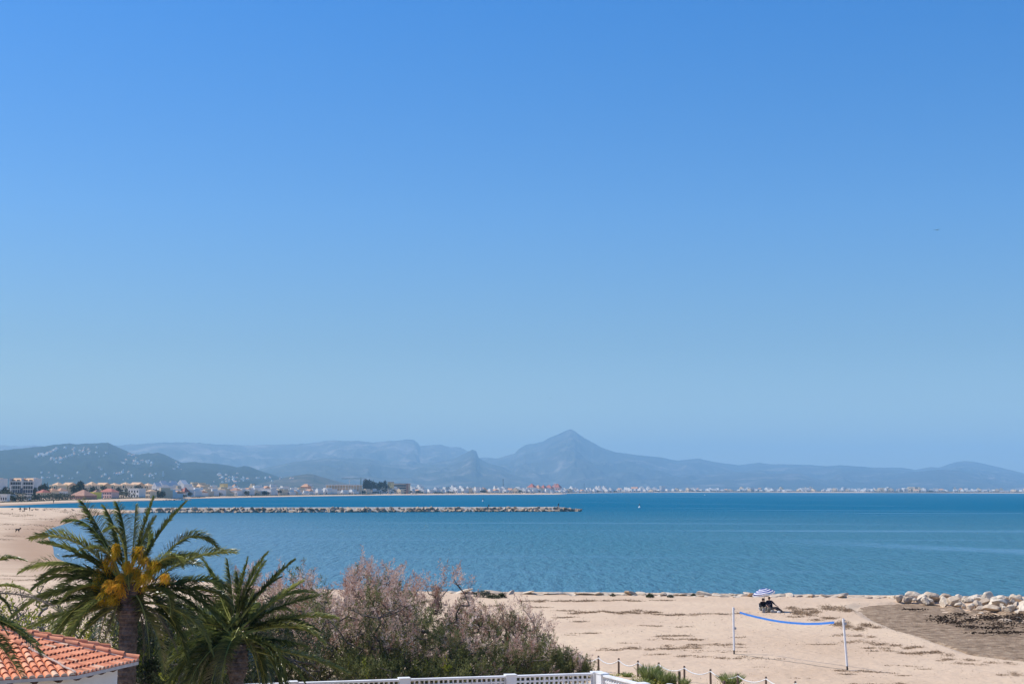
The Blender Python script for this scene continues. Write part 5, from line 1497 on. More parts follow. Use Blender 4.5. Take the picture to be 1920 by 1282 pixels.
th_f = [(-70, 1120, -20, 1025, 49, 1051, 0.3, 0.0), (-70, 1130, 0, 1075, 58, 1112, -0.2, 0.25), (-80, 1150, 0, 1085, 20, 1150, 0.5, -0.2), (-70, 1150, 10, 1150, 80, 1228, -0.9, -0.25), (-80, 1160, 0, 1185, 41, 1270, -1.3, -0.1), (-80, 1130, -90, 1050, -150, 1010, 0.2, 0.0), (-80, 1130, -140, 1080, -220, 1120, 0.2, 0.0), (-80, 1130, -70, 1040, -40, 980, 0.8, 0.0), (-80, 1140, -140, 1140, -200, 1230, 0.0, 0.0), (-70, 1150, -20, 1130, 15, 1190, 0.9, -0.2), (-80, 1150, -40, 1180, -10, 1260, -0.5, -0.1), (-80, 1150, -10, 1140, 70, 1205, -1.2, -0.3)]
palm((-85, 1280), 35.0, th_f, (-85, 1150), 0.3, (0.42, 0.8, 0.4), 'palm mostly out of frame whose dark fronds hang over the tiled roof', [], 0.46, 0, 31,
     dry=[(-70, 1120, 40, 1095, 112, 1143, 0.4)])
# a small fan of young palm leaves at the foot of the big one
young = empty('young_palm', P(200, 1262, z=1.2), 'small bushy young palm between the tiled roof and the big palm trunk', 'palm tree', 'palm trees')
for k in range(16):
    a_ = k / 16 * 2 * math.pi; L_ = random.uniform(1.0, 1.7)
    b0 = young.location; tip = b0 + Vector((math.cos(a_) * L_, math.sin(a_) * L_ * 0.7, random.uniform(0.2, 1.5)))
    frond(young, b0, b0, b0.lerp(tip, 0.5) + Vector((0, 0, 0.5)), tip, nl=40, lmax=0.5, tone=-0.1)

# ------------------------------------------------------------------ tamarisks and shrubs
def shrub(name, label, cat, group, x_, ytop, wpx, d, seed, nplume=260, pink=0.75, mts=('blossom', 'tam_green'), per=40, leaf=(0.125, 0.026), depth=1.0, trunks=4, zbase=0.0, dens_bot=0.25, spike=0.85, bark='bark', ybase=None, low=0.05, bare=0.0, elong=(0.4, 0.95)):
    r = np.random.default_rng(seed)
    top = P(x_, ytop, d=d); base = Vector((top.x, d, zbase)); H = top.z - zbase; Wd = wpx / PXM(d)
    o = empty(name, base, label, cat, group)
    # an uneven crown of several lobes
    nl = 7
    lob = np.stack([r.uniform(-0.38, 0.38, nl) * Wd, r.uniform(-0.35, 0.35, nl) * Wd * depth, r.uniform(0.35, 0.78, nl) * H], -1)
    lob[0] = (0, 0, 0.74 * H)
    lr = np.stack([r.uniform(0.18, 0.30, nl) * Wd, r.uniform(0.18, 0.28, nl) * Wd * depth, r.uniform(0.16, 0.25, nl) * H], -1)
    pts = []
    while len(pts) < nplume:
        k = r.integers(nl); v = r.normal(size=3); v /= np.linalg.norm(v)
        p = lob[k] + v * lr[k] * r.uniform(0.25, 1.0) ** 0.4
        if p[2] > low * H: pts.append(p)
    m_ = int(nplume * dens_bot)
    pts = np.array(pts + [np.array([r.uniform(-0.48, 0.48) * Wd, r.uniform(-0.4, 0.4) * Wd * depth, r.uniform(low, 0.5) * H]) for _ in range(m_)])
    # branching skeleton: join every tip to the nearest node closer to the root
    tr = np.array([[r.uniform(-0.12, 0.12) * Wd, r.uniform(-0.1, 0.1) * Wd, 0.0] for _ in range(trunks)])
    nodes_ = [*tr]; par = [-1] * trunks
    order = np.argsort(np.linalg.norm(pts * np.array([1, 1, 0.8]), axis=1))
    tips = []
    for i in order:
        p = pts[i]; A = np.array(nodes_)
        dd = np.linalg.norm(A - p, axis=1) + 0.9 * np.maximum(0, A[:, 2] - p[2] + 0.05)
        j = int(np.argmin(dd)); q = A[j]
        L_ = np.linalg.norm(p - q)
        k = max(1, int(L_ / (0.12 * H + 0.15)))
        prev = j
        for s_ in range(1, k + 1):
            t = s_ / k; b_ = q + (p - q) * t + (r.normal(0, 0.05, 3) * L_ if s_ < k else 0); b_[2] += 0.06 * L_ * math.sin(t * math.pi)
            nodes_.append(b_); par.append(prev); prev = len(nodes_) - 1
        tips.append(prev)
    N = len(nodes_); wgt = np.zeros(N)
    for i in tips: wgt[i] += 1
    for i in range(N - 1, trunks - 1, -1): wgt[par[i]] += wgt[i]
    rad = 0.006 + 0.0105 * np.sqrt(np.maximum(wgt, 0.2)) * (H / 5) ** 0.5
    A = np.array(nodes_)
    # tubes: one 4-sided piece per segment
    bm_ = MB()
    i_ = np.arange(trunks, N); pa = A[np.array(par)[i_]]; pb = A[i_]; ra = np.minimum(rad[np.array(par)[i_]], rad[i_] * 1.5); rb_ = rad[i_]
    T = nrm(pb - pa); U = nrm(np.cross(T, np.array([0.3, 0.2, 0.93]))); W_ = np.cross(T, U)
    ring = lambda c, rr: np.stack([c + U * rr[:, None], c + W_ * rr[:, None], c - U * rr[:, None], c - W_ * rr[:, None]], 1)
    V = np.concatenate([ring(pa, ra), ring(pb, rb_)], 1).reshape(-1, 3); b0 = np.arange(len(i_)) * 8
    q = np.concatenate([np.stack([b0 + k, b0 + (k + 1) % 4, b0 + 4 + (k + 1) % 4, b0 + 4 + k], -1) for k in range(4)])
    bm_.add(V, q, 0, True); bm_.build('branches', M[bark], o)
    # plumes
    mbp, mbg = MB(), MB()
    hrel = A[np.array(tips)][:, 2] / H
    for ti in tips:
        if r.random() < bare: continue
        p = A[ti]; h = p[2] / H
        outw = np.array([p[0] * 0.5, p[1] * 0.4, 0]) / (0.5 * Wd)
        isp = r.random() < pink * np.clip((h - 0.30) / 0.40, 0, 1)
        for _ in range(2):
            ax_ = nrm(outw * 0.7 + r.normal(0, 0.33, 3) + np.array([0, 0, spike]))
            L_ = r.uniform(*elong) * (0.75 + 0.25 * H / 5)
            n = per
            t = r.uniform(0, 1, n) ** 0.85
            c = p + ax_ * (t * L_)[:, None] + r.normal(0, 1, (n, 3)) * (0.13 * (1.15 - t))[:, None] * L_
            dr = ax_ * 0.8 + r.normal(0, 0.55, (n, 3))
            tint = np.clip(r.normal(0.5, 0.22) + r.normal(0, 0.15, n), 0, 1)
            leaf_quads(mbp if isp else mbg, c, dr, leaf[0] * r.uniform(0.6, 1.5, n), leaf[1] * r.uniform(0.7, 1.3, n), tint=tint, side=r.normal(size=(n, 3)))
    if mbp.n: mbp.build('blossom' if mts[0] == 'blossom' else 'new_leaves', M[mts[0]], o)
    if mbg.n: mbg.build('foliage', M[mts[1]], o)
    return o


TG = 'tamarisks along the garden wall'
shrub('tamarisk_tree', 'pink flowering tamarisk right behind the dark palm, its top over the water', 'tamarisk', TG, 560, 1058, 190, 66, 101, 230, 0.85)
shrub('tamarisk_tree', 'pink tamarisk seen through the fronds between the two big palms and the water', 'tamarisk', TG, 462, 1068, 190, 68, 131, 220, 0.85)
shrub('tamarisk_tree', 'tallest pink flowering tamarisk with a spire of blossom in the middle of the hedge', 'tamarisk', TG, 682, 1056, 210, 64, 102, 260, 0.9)
shrub('tamarisk_tree', 'pink tamarisk at the seaward shoulder of the hedge, sloping down to the rocks', 'tamarisk', TG, 796, 1076, 170, 66, 103, 220, 0.85)
shrub('tamarisk_tree', 'low pink and grey tamarisk, half transparent against the sand', 'tamarisk', TG, 885, 1122, 150, 68, 104, 140, 0.75, per=36)
shrub('tamarisk_tree', 'outermost thin pink tamarisk standing against the open sand', 'tamarisk', TG, 968, 1128, 110, 66, 105, 120, 0.75, per=34)
shrub('tamarisk_tree', 'greenish tamarisk in front of the hedge beside the dark palm', 'tamarisk', TG, 600, 1112, 230, 59, 106, 200, 0.55)
shrub('tamarisk_tree', 'broad green tamarisk with dark twisting limbs behind the middle of the white wall', 'tamarisk', TG, 735, 1108, 280, 59.5, 107, 230, 0.5, low=0.12)
shrub('tamarisk_tree', 'dark green tamarisk behind the pillar of the white wall, below the low pink one', 'tamarisk', TG, 875, 1165, 190, 59, 108, 190, 0.4, low=0.05)
shrub('tamarisk_tree', 'small green and rust tamarisk close to the corner of the white wall', 'tamarisk', TG, 968, 1200, 140, 60, 109, 170, 0.45)
shrub('broom_bush', 'feathery bright green bush just left of the wall corner and rope fence'.replace(' left of', ' behind'), 'bush', 'bushes by the wall corner', 1052, 1228, 104, 65, 110, 170, 0.25, mts=('blossom', 'tam_green'), spike=1.4, low=0.02)
shrub('broom_bush', 'pale green bush at the foot of the outermost tamarisk', 'bush', 'bushes by the wall corner', 1008, 1214, 90, 63, 111, 140, 0.3, spike=1.2, low=0.02)
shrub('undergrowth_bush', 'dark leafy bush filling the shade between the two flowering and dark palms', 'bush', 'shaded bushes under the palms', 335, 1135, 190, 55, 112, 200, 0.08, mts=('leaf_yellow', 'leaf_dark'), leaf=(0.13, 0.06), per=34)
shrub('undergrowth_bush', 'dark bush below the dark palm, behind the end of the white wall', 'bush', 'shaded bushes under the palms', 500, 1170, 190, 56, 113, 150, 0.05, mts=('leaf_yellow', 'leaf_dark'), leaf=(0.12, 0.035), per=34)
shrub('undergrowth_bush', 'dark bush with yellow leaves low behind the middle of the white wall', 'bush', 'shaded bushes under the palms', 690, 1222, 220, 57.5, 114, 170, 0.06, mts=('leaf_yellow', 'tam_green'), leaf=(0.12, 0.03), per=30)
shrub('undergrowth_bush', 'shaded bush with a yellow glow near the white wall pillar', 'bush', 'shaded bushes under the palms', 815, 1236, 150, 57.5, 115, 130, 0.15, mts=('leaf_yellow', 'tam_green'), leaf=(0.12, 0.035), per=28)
LG = 'grey branched shrubs behind the tiled roof'
shrub('grey_shrub', 'bare grey branched shrub with yellow green leaves nearest the hanging palm fronds', 'shrub', LG, 25, 1095, 180, 60, 121, 150, 0.9, mts=('leaf_yellow', 'leaf_olive'), leaf=(0.11, 0.065), per=7, bark='bark_grey', bare=0.4, trunks=6)
shrub('grey_shrub', 'leafless tangle of grey branches rising against the sand', 'shrub', LG, 70, 1060, 150, 64, 122, 150, 0.6, mts=('leaf_yellow', 'leaf_olive'), leaf=(0.09, 0.05), per=4, bark='bark_grey', bare=0.7, trunks=6)
shrub('grey_shrub', 'yellow green shrub with dark branches just above the roof ridge tiles', 'shrub', LG, 120, 1128, 190, 57, 123, 190, 0.9, mts=('leaf_yellow', 'leaf_olive'), leaf=(0.11, 0.065), per=9, bark='bark_grey', bare=0.3, trunks=6)
shrub('grey_shrub', 'olive coloured shrub between the roof and the big palm trunk', 'shrub', LG, 200, 1140, 150, 56, 124, 170, 0.7, mts=('leaf_yellow', 'leaf_olive'), leaf=(0.11, 0.06), per=12, bark='bark', bare=0.2, trunks=5)
shrub('grey_shrub', 'dense olive shrub right of the tiled roof eave in the shade'.replace(' right of', ' past'), 'shrub', LG, 290, 1170, 130, 54, 125, 190, 0.3, mts=('leaf_yellow', 'leaf_dark'), leaf=(0.11, 0.05), per=30, bark='bark', trunks=5)
shrub('grey_shrub', 'brown twiggy shrub in the shade below the dark palm', 'shrub', LG, 395, 1200, 150, 53, 126, 200, 0.2, mts=('leaf_yellow', 'leaf_dark'), leaf=(0.11, 0.04), per=26, bark='bark_grey', trunks=5)

# ------------------------------------------------------------------ the far town
rng = np.random.default_rng(77)
def site(x_, back):
    """ground point `back` metres behind the far shore at pixel x"""
    d = dshore(x_) + back
    v = ray(x_, 918); p = Vector((v.x / v.y * d, d, 0)); p.z = gz(p.x, p.y) - 0.2
    return p


def size_at(p, x0, x1, ytop):
    w = abs(x1 - x0) * p.y / F
    h = max(2.5, P((x0 + x1) / 2, ytop, d=p.y).z - p.z)
    return w, h


def block(mb, x0, x1, y0, y1, z0, z1, mi=0): mb.box(x0, x1, y0, y1, z0, z1, mi)


def hip_roof(mb, w, dpt, z, h, ov=0.4, mi=0, gable=False):
    x, y = w / 2 + ov, dpt / 2 + ov
    r = max(0.0, x - y) if not gable else x
    v = [(-x, -y, z), (x, -y, z), (x, y, z), (-x, y, z), (-r, 0, z + h), (r, 0, z + h)]
    mb.add(v, [np.array(f) for f in [(0, 1, 5, 4), (2, 3, 4, 5), (1, 2, 5), (3, 0, 4), (3, 2, 1, 0)]], mi)


def windows(mb, w, h, y, n, rows, z0=0.9, ww=0.55, wh=0.45, mi=0, x0=None, x1=None):
    x0 = -w / 2 if x0 is None else x0; x1 = w / 2 if x1 is None else x1
    cw = (x1 - x0) / n; fh = (h - z0 * 0.4) / rows
    for r in range(rows):
        for i in range(n):
            cx = x0 + (i + 0.5) * cw; zz = z0 + r * fh
            mb.box(cx - cw * ww / 2, cx + cw * ww / 2, y - 0.06, y + 0.02, zz, zz + fh * wh, mi)


# -- the dark glass apartment block and its neighbour
def terrace_block(x0, x1, ytop, back, label, dark=True):
    p = site((x0 + x1) / 2, back); w, h = size_at(p, x0, x1, ytop)
    o = empty('apartment_block', p, label, 'apartment block', 'glass apartment blocks above the beach', -0.12)
    D = 13; fh = h / 5
    mb = MB(); mb.box(-w / 2, w / 2, -D / 2, D / 2, 0, h * 0.80); mb.build('wall', M['grey_wall'], o)
    for s in (-1, 1):
        mb = MB(); mb.box(s * w / 2 - 0.3, s * w / 2 + 0.3, -D / 2 - 1.3, D / 2, fh * 2.0, h * 0.97); mb.build('side_wall', M['house_white'], o)
    for k in range(4):
        for sx0, sx1 in ((-w / 2 + 0.3, -0.9), (0.9, w / 2 - 0.3)):
            mb = MB(); mb.box(sx0, sx1, -D / 2 - 1.25, -D / 2 - 0.003, fh * k + fh - 0.35, fh * k + fh + (0.45 if k > 1 else 0.05)); bal = mb.build('balcony', M['house_white'], o)
            mb = MB(); mb.box(sx0 + 0.2, sx1 - 0.2, -D / 2 - 0.08, -D / 2 - 0.002, fh * k + (0.1 if k else 0.0), fh * k + fh - 0.36); mb.build('window_band', M['glass_navy' if k < 2 else 'glass_dark'], o)
            for q in range(5):
                xx = sx0 + 0.5 + (sx1 - sx0 - 1) * q / 4
                mb = MB(); mb.box(xx - 0.10, xx + 0.10, -D / 2 - 1.15, -D / 2 - 1.0, fh * k + 0.1, fh * k + fh - 0.36); mb.build('balcony_post', M['pale_blue'], bal)
    mb = MB(); mb.box(-0.85, 0.85, -D / 2 - 1.5, -D / 2 - 0.004, 0, fh * 2.3); mb.build('stair_tower', M['glass_navy'], o)
    mb = MB(); mb.box(-0.6, 0.6, -D / 2 - 0.9, -D / 2 + 2, fh * 2.31, h); mb.build('lift_tower', M['house_white'], o)
    for sx0, sx1 in ((-w / 2 + 0.35, -0.65), (0.65, w / 2 - 0.35)):
        mb = MB(); z = h * 0.80 + 0.003
        mb.add([(sx0, -D / 2 - 1.0, z), (sx1, -D / 2 - 1.0, z), (sx1, 0, h * 0.985), (sx0, 0, h * 0.985), (sx0, D / 2, z), (sx1, D / 2, z)], [np.array(f) for f in [(0, 1, 2, 3), (3, 2, 5, 4), (0, 3, 4), (1, 5, 2)]]); mb.build('roof', M['roof_tan'], o)
        for q in (0.25, 0.7):
            xx = sx0 + (sx1 - sx0) * q
            mb = MB(); mb.box(xx - 1.0, xx + 1.0, -D / 2 - 0.9, -D / 2 + 1.5, z + 0.1, z + 1.5); mb.build('dormer', M['glass_dark'], o)
terrace_block(24.5, 71.5, 895.5, 300, 'dark glass apartment block with white slabs and a tan top storey above the lagoon')
terrace_block(-34, 6.5, 895.5, 310, 'tan topped apartment block cut by the frame edge, beside the dark glass one')
mb = MB(); p = site(19.5, 285); w, h = size_at(p, 18.6, 20.6, 909.5); mb.box(-w / 2, w / 2, -0.8, 0.8, 0, h); mb.box(-w / 2 - 0.2, w / 2 + 0.2, -1.0, 1.0, h + 0.003, h + 0.4)
tag(mb.build('chimney_tower', M['house_white'], loc=p), 'narrow white upright tower between the two tan topped apartment blocks', 'tower', kind='thing')

# -- the long row of tan apartments
tan_x = np.linspace(98, 288, 10)
for k in range(9):
    x0, x1 = tan_x[k] + 0.2, tan_x[k + 1] - 0.2
    p = site((x0 + x1) / 2, 420); yt = 902.3 + (k % 3) * 0.5 + (1.2 if k in (0, 8) else 0); w, h = size_at(p, x0, x1, yt)
    o = empty('apartment_row', p, 'tan tile roofed apartment house in the long terraced row above the beach', 'apartment house', 'tan terraced apartments', random.uniform(-0.6, -0.4))
    mb = MB(); mb.box(-w / 2, w / 2, -6, 6, 0, h * 0.72); mb.build('wall', M[('house_cream', 'house_tan', 'house_cream')[k % 3]], o)
    mb = MB(); hip_roof(mb, w, 12, h * 0.72 + 0.003, h * random.uniform(0.2, 0.3), gable=k % 3 == 1); mb.build('roof', M['roof_tan'], o)
    for sgn in (-1, 1):
        mb = MB(); mb.box(sgn * w * 0.26 - 1.6, sgn * w * 0.26 + 1.6, -7.0, -6.003, h * 0.40, h * 0.80); hip_roof2 = None; dw = mb.build('dormer_wall', M['house_yellow' if k in (1, 4) else 'house_cream'], o)
        mb = MB(); mb.box(sgn * w * 0.26 - 1.0, sgn * w * 0.26 + 1.0, -7.08, -7.002, h * 0.48, h * 0.68); mb.build('window', M['glass_dark'], dw)
        mb = MB(); mb.box(sgn * w * 0.26 - 2.2, sgn * w * 0.26 + 2.2, -7.6, -6.003, h * 0.20, h * 0.30); mb.build('balcony', M['house_white'], o)
    mb = MB(); windows(mb, w, h * 0.7, -6, 4, 3); mb.build('windows', M['glass_dark'], o)

# -- white gabled terrace
for k, (x0, x1, yt) in enumerate([(289, 300, 904), (300, 311, 900.8), (311, 321, 903.8), (318, 330, 901), (333, 351, 899.6)]):
    p = site((x0 + x1) / 2, 330 + k * 5); w, h = size_at(p, x0, x1, yt)
    o = empty('gabled_house', p, 'white house with a steep pale blue gable in the bright terrace past the tan row', 'house', 'white gabled terrace', -0.45)
    mb = MB(); mb.box(-w / 2, w / 2, -5, 5, 0, h * 0.72); mb.build('wall', M['house_white'], o)
    mb = MB(); z = h * 0.72
    mb.add([(-w * 0.45, -5.02, z), (w * 0.45, -5.02, z), (0, -5.02, h), (-w * 0.45, 5, z), (w * 0.45, 5, z), (0, 5, h)], [np.array(f) for f in [(0, 1, 2), (0, 2, 5, 3), (1, 4, 5, 2), (3, 5, 4)]]); mb.build('roof', M['house_white'], o)
    mb = MB(); mb.add([(-w * 0.2, -5.1, z), (w * 0.2, -5.1, z), (0, -5.1, z + (h - z) * 0.7)], np.array([(0, 1, 2)])); mb.build('gable_panel', M['pale_blue'], o)
    mb = MB(); windows(mb, w, h * 0.6, -5, 3, 2, mi=0); mb.build('windows', M['pale_blue'], o)


# -- houses of a general kind, with parts
def house(x0, x1, ytop, back, wall, roof, label, group=None, cat='house', rh=0.35, gable=False, nwin=4, rows=1, name='house', flat=False, depth=9, rz=-0.5):
    p = site((x0 + x1) / 2, back); w, h = size_at(p, x0, x1, ytop)
    o = empty(name, p, label, cat, group, rz)
    hw = h * (1 - rh) if not flat else h
    mb = MB(); mb.box(-w / 2, w / 2, -depth / 2, depth / 2, 0, hw); wl0 = mb.build('wall', M[wall], o)
    if flat:
        mb = MB(); mb.box(-w / 2 - 0.3, w / 2 + 0.3, -depth / 2 - 0.3, depth / 2 + 0.3, hw + 0.003, hw + 0.5); mb.build('roof', M[roof], o)
    else:
        mb = MB(); hip_roof(mb, w, depth, hw + 0.003, h * rh, 0.5, gable=gable); mb.build('roof', M[roof], o)
    mb = MB(); windows(mb, w, hw, -depth / 2, nwin, rows); mb.build('windows', M['glass_dark'], wl0)
    return o
house(138, 175, 918, 118, 'roof_brown', 'roof_brown', 'wide low pavilion with a brown tiled hip roof behind the dunes', rh=0.6, nwin=7, name='beach_pavilion', depth=14)
house(174, 185, 923.3, 116, 'kiosk_yellow', 'kiosk_yellow', 'small bright yellow beach kiosk beside the brown roofed pavilion', flat=True, cat='kiosk', nwin=2, name='beach_kiosk')
house(190, 220, 915.5, 122, 'house_pink', 'roof_red', 'pink villa with a red tiled roof behind the beach', rh=0.32, rows=2, nwin=5, name='villa')
house(176, 187, 917.5, 135, 'pale_blue', 'roof_brown', 'little pale blue house with a brown roof behind the yellow kiosk', rh=0.4, nwin=2)
house(243, 270, 916, 125, 'house_white', 'house_white', 'white flat roofed modern house in front of the tan row', flat=True, rows=2, nwin=4)
house(278, 289, 917, 128, 'house_cream', 'roof_tan', 'cream three storey house at the end of the tan row', rh=0.2, rows=2, nwin=3)
house(74, 90, 917, 200, 'house_cream', 'roof_red', 'cream house with a red roof beside the dark glass apartment block', nwin=3)
house(91, 106, 914.5, 260, 'house_cream', 'roof_orange', 'cream house with an orange roof below the first tan apartment', nwin=3)
house(108, 122, 914, 250, 'house_white', 'roof_orange', 'white house with an orange roof in front of the tan row', nwin=3)
for k, (x0, x1, yt, wl_, rf) in enumerate([(3, 17, 927.2, 'house_white', 'house_white'), (17, 29, 928.2, 'house_white', 'grey_wall'), (32, 44, 927.6, 'house_cream', 'house_cream'), (46, 57, 929.2, 'grey_wall', 'house_white'), (58, 65, 930, 'house_white', 'house_cream'), (65, 74, 930, 'roof_brown', 'grey_wall')]):
    house(x0, x1, yt, 135 + 3 * k, wl_, rf, ['long white beach hut, first on the sand below the glass blocks', 'white beach hut with a grey roof, second on the sand', 'cream beach hut in the middle of the hut row', 'grey beach hut with a white roof on the sand', 'tiny white beach hut next to a brown one', 'brown beach hut at the end of the hut row'][k], 'beach huts on the sand', 'beach hut', flat=True, nwin=3, depth=4, name='beach_hut', rz=-0.15)
house(415, 424, 907, 330, 'house_yellow', 'house_yellow', 'orange yellow flat roofed house among white ones', flat=True, nwin=3)
house(436, 444, 907, 320, 'house_yellow', 'roof_orange', 'second orange yellow house, with an orange roof', nwin=3, rh=0.3)
house(343, 352, 912.8, 170, 'house_white', 'roof_red', 'white house with a bright red roof below the gabled terrace', nwin=3, rh=0.5)
house(416, 428, 916.5, 130, 'house_cream', 'house_cream', 'cream cube house near the beach below the orange yellow ones', flat=True, nwin=3)
house(432, 451, 914.5, 128, 'house_white', 'roof_brown', 'wide white seafront house with a brown roof', nwin=4, rh=0.3)
house(492, 514, 916, 125, 'house_white', 'house_white', 'wide plain white seafront house with dark garage doors', flat=True, nwin=6)
house(365, 381, 907.5, 330, 'house_cream', 'roof_tan', 'long cream house with a thin tan roof above grey trees', nwin=4, rh=0.2)
house(565, 582, 907, 300, 'roof_orange', 'roof_orange', 'long low orange brick house behind the white seafront', nwin=4, rh=0.3)

# -- long white hotel with open galleries
p = site(645, 190); w, h = size_at(p, 612, 677, 908)
o = empty('gallery_hotel', p, 'long low hotel with a white roof slab and open galleries next to the pines', 'hotel', None, -0.18)
mb = MB(); mb.box(-w / 2, w / 2, -5, 6, 0, h - 1.2); mb.build('wall', M['house_tan'], o)
mb = MB(); mb.box(-w / 2 - 1, w / 2 + 1, -8, 7, h - 1.19, h); mb.build('roof', M['house_white'], o)
for k in range(2):
    mb = MB(); mb.box(-w / 2, w / 2, -7.4, -5.003, (h - 1.2) * (0.30 + 0.34 * k), (h - 1.2) * (0.30 + 0.34 * k) + 0.9); mb.build('gallery', M['house_cream'], o)
for k in range(13):
    xx = -w / 2 + 0.5 + (w - 1) * k / 12
    mb = MB(); mb.box(xx - 0.35, xx + 0.35, -7.9, -7.41, 0, h - 1.2); mb.build('column', M['house_white'], o)
# -- beige hotel with balcony bands and yellow stair tower
p = site(753, 150); w, h = size_at(p, 738.5, 768.5, 906)
o = empty('beige_hotel', p, 'beige four storey hotel with pale balcony bands by the yellow tower', 'hotel', None, -0.22)
mb = MB(); mb.box(-w / 2, w / 2, -6, 6, 0, h - 0.8); mb.build('wall', M['house_tan'], o)
mb = MB(); mb.box(-w / 2 - 0.6, w / 2 + 0.6, -7, 6.5, h - 0.79, h); mb.build('roof', M['roof_brown'], o)
for k in range(4):
    mb = MB(); mb.box(-w / 2 + 0.3, w * 0.36, -7.3, -6.003, (h - 1) * k / 4 + (h - 1) / 4 * 0.62, (h - 1) * (k + 1) / 4); mb.build('balcony', M['house_cream'], o)
    mb = MB(); mb.box(-w / 2 + 0.5, w * 0.35, -6.1, -6.003, (h - 1) * k / 4 + 0.2, (h - 1) * k / 4 + (h - 1) / 4 * 0.6); mb.build('window_band', M['glass_dark'], o)
mb = MB(); mb.box(w * 0.38, w / 2, -6.4, -6.004, 0, h - 1); mb.build('side_panel', M['roof_brown'], o)
p = site(732.5, 165); w, h = size_at(p, 728, 737, 903)
o = empty('yellow_tower', p, 'pale yellow tower house with a flat dark roof rising from the pines', 'tower house', None, -0.35)
mb = MB(); mb.box(-w / 2, w / 2, -4, 4, 0, h - 0.7); mb.build('wall', M['house_yellow'], o)
mb = MB(); mb.box(-w / 2 - 0.5, w / 2 + 0.5, -4.5, 4.5, h - 0.69, h); mb.build('roof', M['roof_brown'], o)
mb = MB(); windows(mb, w, h, -4, 2, 3, ww=0.2, wh=0.25); mb.build('windows', M['glass_dark'], o)
# -- red roofed resort
for k, (x0, x1, yt, wl_, rf) in enumerate([(990.5, 1004, 906, 'house_white', 'roof_red'), (1003, 1015, 908.5, 'house_cream', 'roof_orange'), (1014, 1024, 908.5, 'house_white', 'roof_red'), (1022, 1037, 909, 'house_pink', 'roof_red'), (1035, 1052, 906.5, 'house_pink', 'roof_red')]):
    house(x0, x1, yt, 260 + 15 * k, wl_, rf, ['tall red roofed resort house at the lagoon side end of the red cluster', 'cream resort house with an orange roof in the red cluster', 'white resort house with a red roof in the middle of the red cluster', 'long pink resort house with a red roof', 'broad pink resort house under two white turrets'][k], 'red roofed resort under the pyramid mountain', 'resort house', rh=0.4, nwin=4, rows=2, depth=16, name='resort_house')
for xx in (1039, 1042.2):
    p = site(xx, 330); w, h = size_at(p, xx - 0.7, xx + 0.7, 904.2)
    mb = MB(); mb.box(-w / 2, w / 2, -w / 2, w / 2, 0, h * 0.9); hip_roof(mb, w, w, h * 0.9, h * 0.1, 0.2)
    tag(mb.build('turret', M['house_white'], loc=p), 'slender white turret rising over the broad pink resort house', 'turret', 'pair of white turrets', 'thing')
# -- big blocks on the far shore
for x0, x1, yt, wl_, lb in [(1647, 1669, 914.2, 'house_cream', 'wide pale hotel block on the far shore'), (1704, 1719, 912.6, 'house_cream', 'tallest cream hotel tower on the far shore'), (1697, 1705, 916, 'grey_wall', 'grey block leaning on the tallest far hotel tower'), (1683, 1689, 916.5, 'house_white', 'small white block between two far hotels'), (1770, 1777, 918, 'house_white', 'white block standing alone near the end of the far town'), (1884, 1888, 919, 'house_white', 'thin white tower at the far end of the coast'), (1402, 1412, 914.2, 'house_white', 'white apartment block over a low stretch of far houses'), (1440, 1452, 915, 'house_white', 'second white apartment block in the far town'), (1500, 1522, 914.5, 'house_white', 'long white apartment block in the densest part of the far town'), (1240, 1244, 911.2, 'house_white', 'white water tower like block over the far houses')]:
    house(x0, x1, yt, 150, wl_, 'house_white', lb, 'big blocks on the far shore', 'apartment block', flat=True, nwin=1, rows=4, depth=25, name='far_block', rz=-0.8)


# -- ordinary small houses: a few kinds, copied
def kind_mesh(kind):
    mb = MB()
    if kind == 'flat': mb.box(-.5, .5, -.5, .5, 0, 1); mb.box(-.3, .12, -.4, .4, 1.003, 1.28)
    elif kind == 'step': mb.box(-.5, .5, -.5, .5, 0, .62); mb.box(-.5, .08, -.35, .5, .623, 1.05)
    elif kind == 'gable': mb.box(-.5, .5, -.5, .5, 0, .68); hip_roof(mb, 1, 1, .683, .36, 0.05, 1, True)
    elif kind == 'hip': mb.box(-.5, .5, -.5, .5, 0, .70); hip_roof(mb, 1, .7, .703, .32, 0.06, 1)
    elif kind == 'arch': mb.box(-.5, .5, -.5, .5, 0, 1); mb.box(-.5, -.1, -.62, -.503, 0, .55); mb.box(.05, .5, -.6, -.503, .42, .55)
    for k, (a, b, c, d_) in enumerate([(-.38, -.2, .1, .42), (-.05, .1, .15, .42), (.22, .4, .1, .5), (-.4, -.22, .56, .66)]):
        if kind in ('gable', 'hip', 'step') and c > .5: continue
        mb.box(a, b, -.515 if kind != 'arch' else -.516, -.49, c, d_, 2)
    return mb
KM = {}
for nm, kd, wl_, rf in [('white_house', 'flat', 'house_white', 'house_white'), ('white_house', 'step', 'house_white', 'house_white'), ('white_house', 'arch', 'house_white', 'house_white'), ('cream_house', 'flat', 'house_cream', 'house_cream'), ('orange_roof_house', 'gable', 'house_white', 'roof_orange'), ('orange_roof_house', 'hip', 'house_cream', 'roof_orange')]:
    KM[(nm, kd)] = kind_mesh(kd).build(nm, [M[wl_], M[rf], M['glass_dark']], link=False)
keys_ = list(KM)
LBL = {'white_house': ('small white house among many in the low town along the far shore', 'plain white houses of the far town'), 'cream_house': ('small cream coloured flat house among the white ones of the far town', 'cream houses of the far town'), 'orange_roof_house': ('small house with an orange tile roof among the white ones of the far town', 'orange roofed houses of the far town')}
nh = 0
xq = 292.0
rr = random.Random(5)
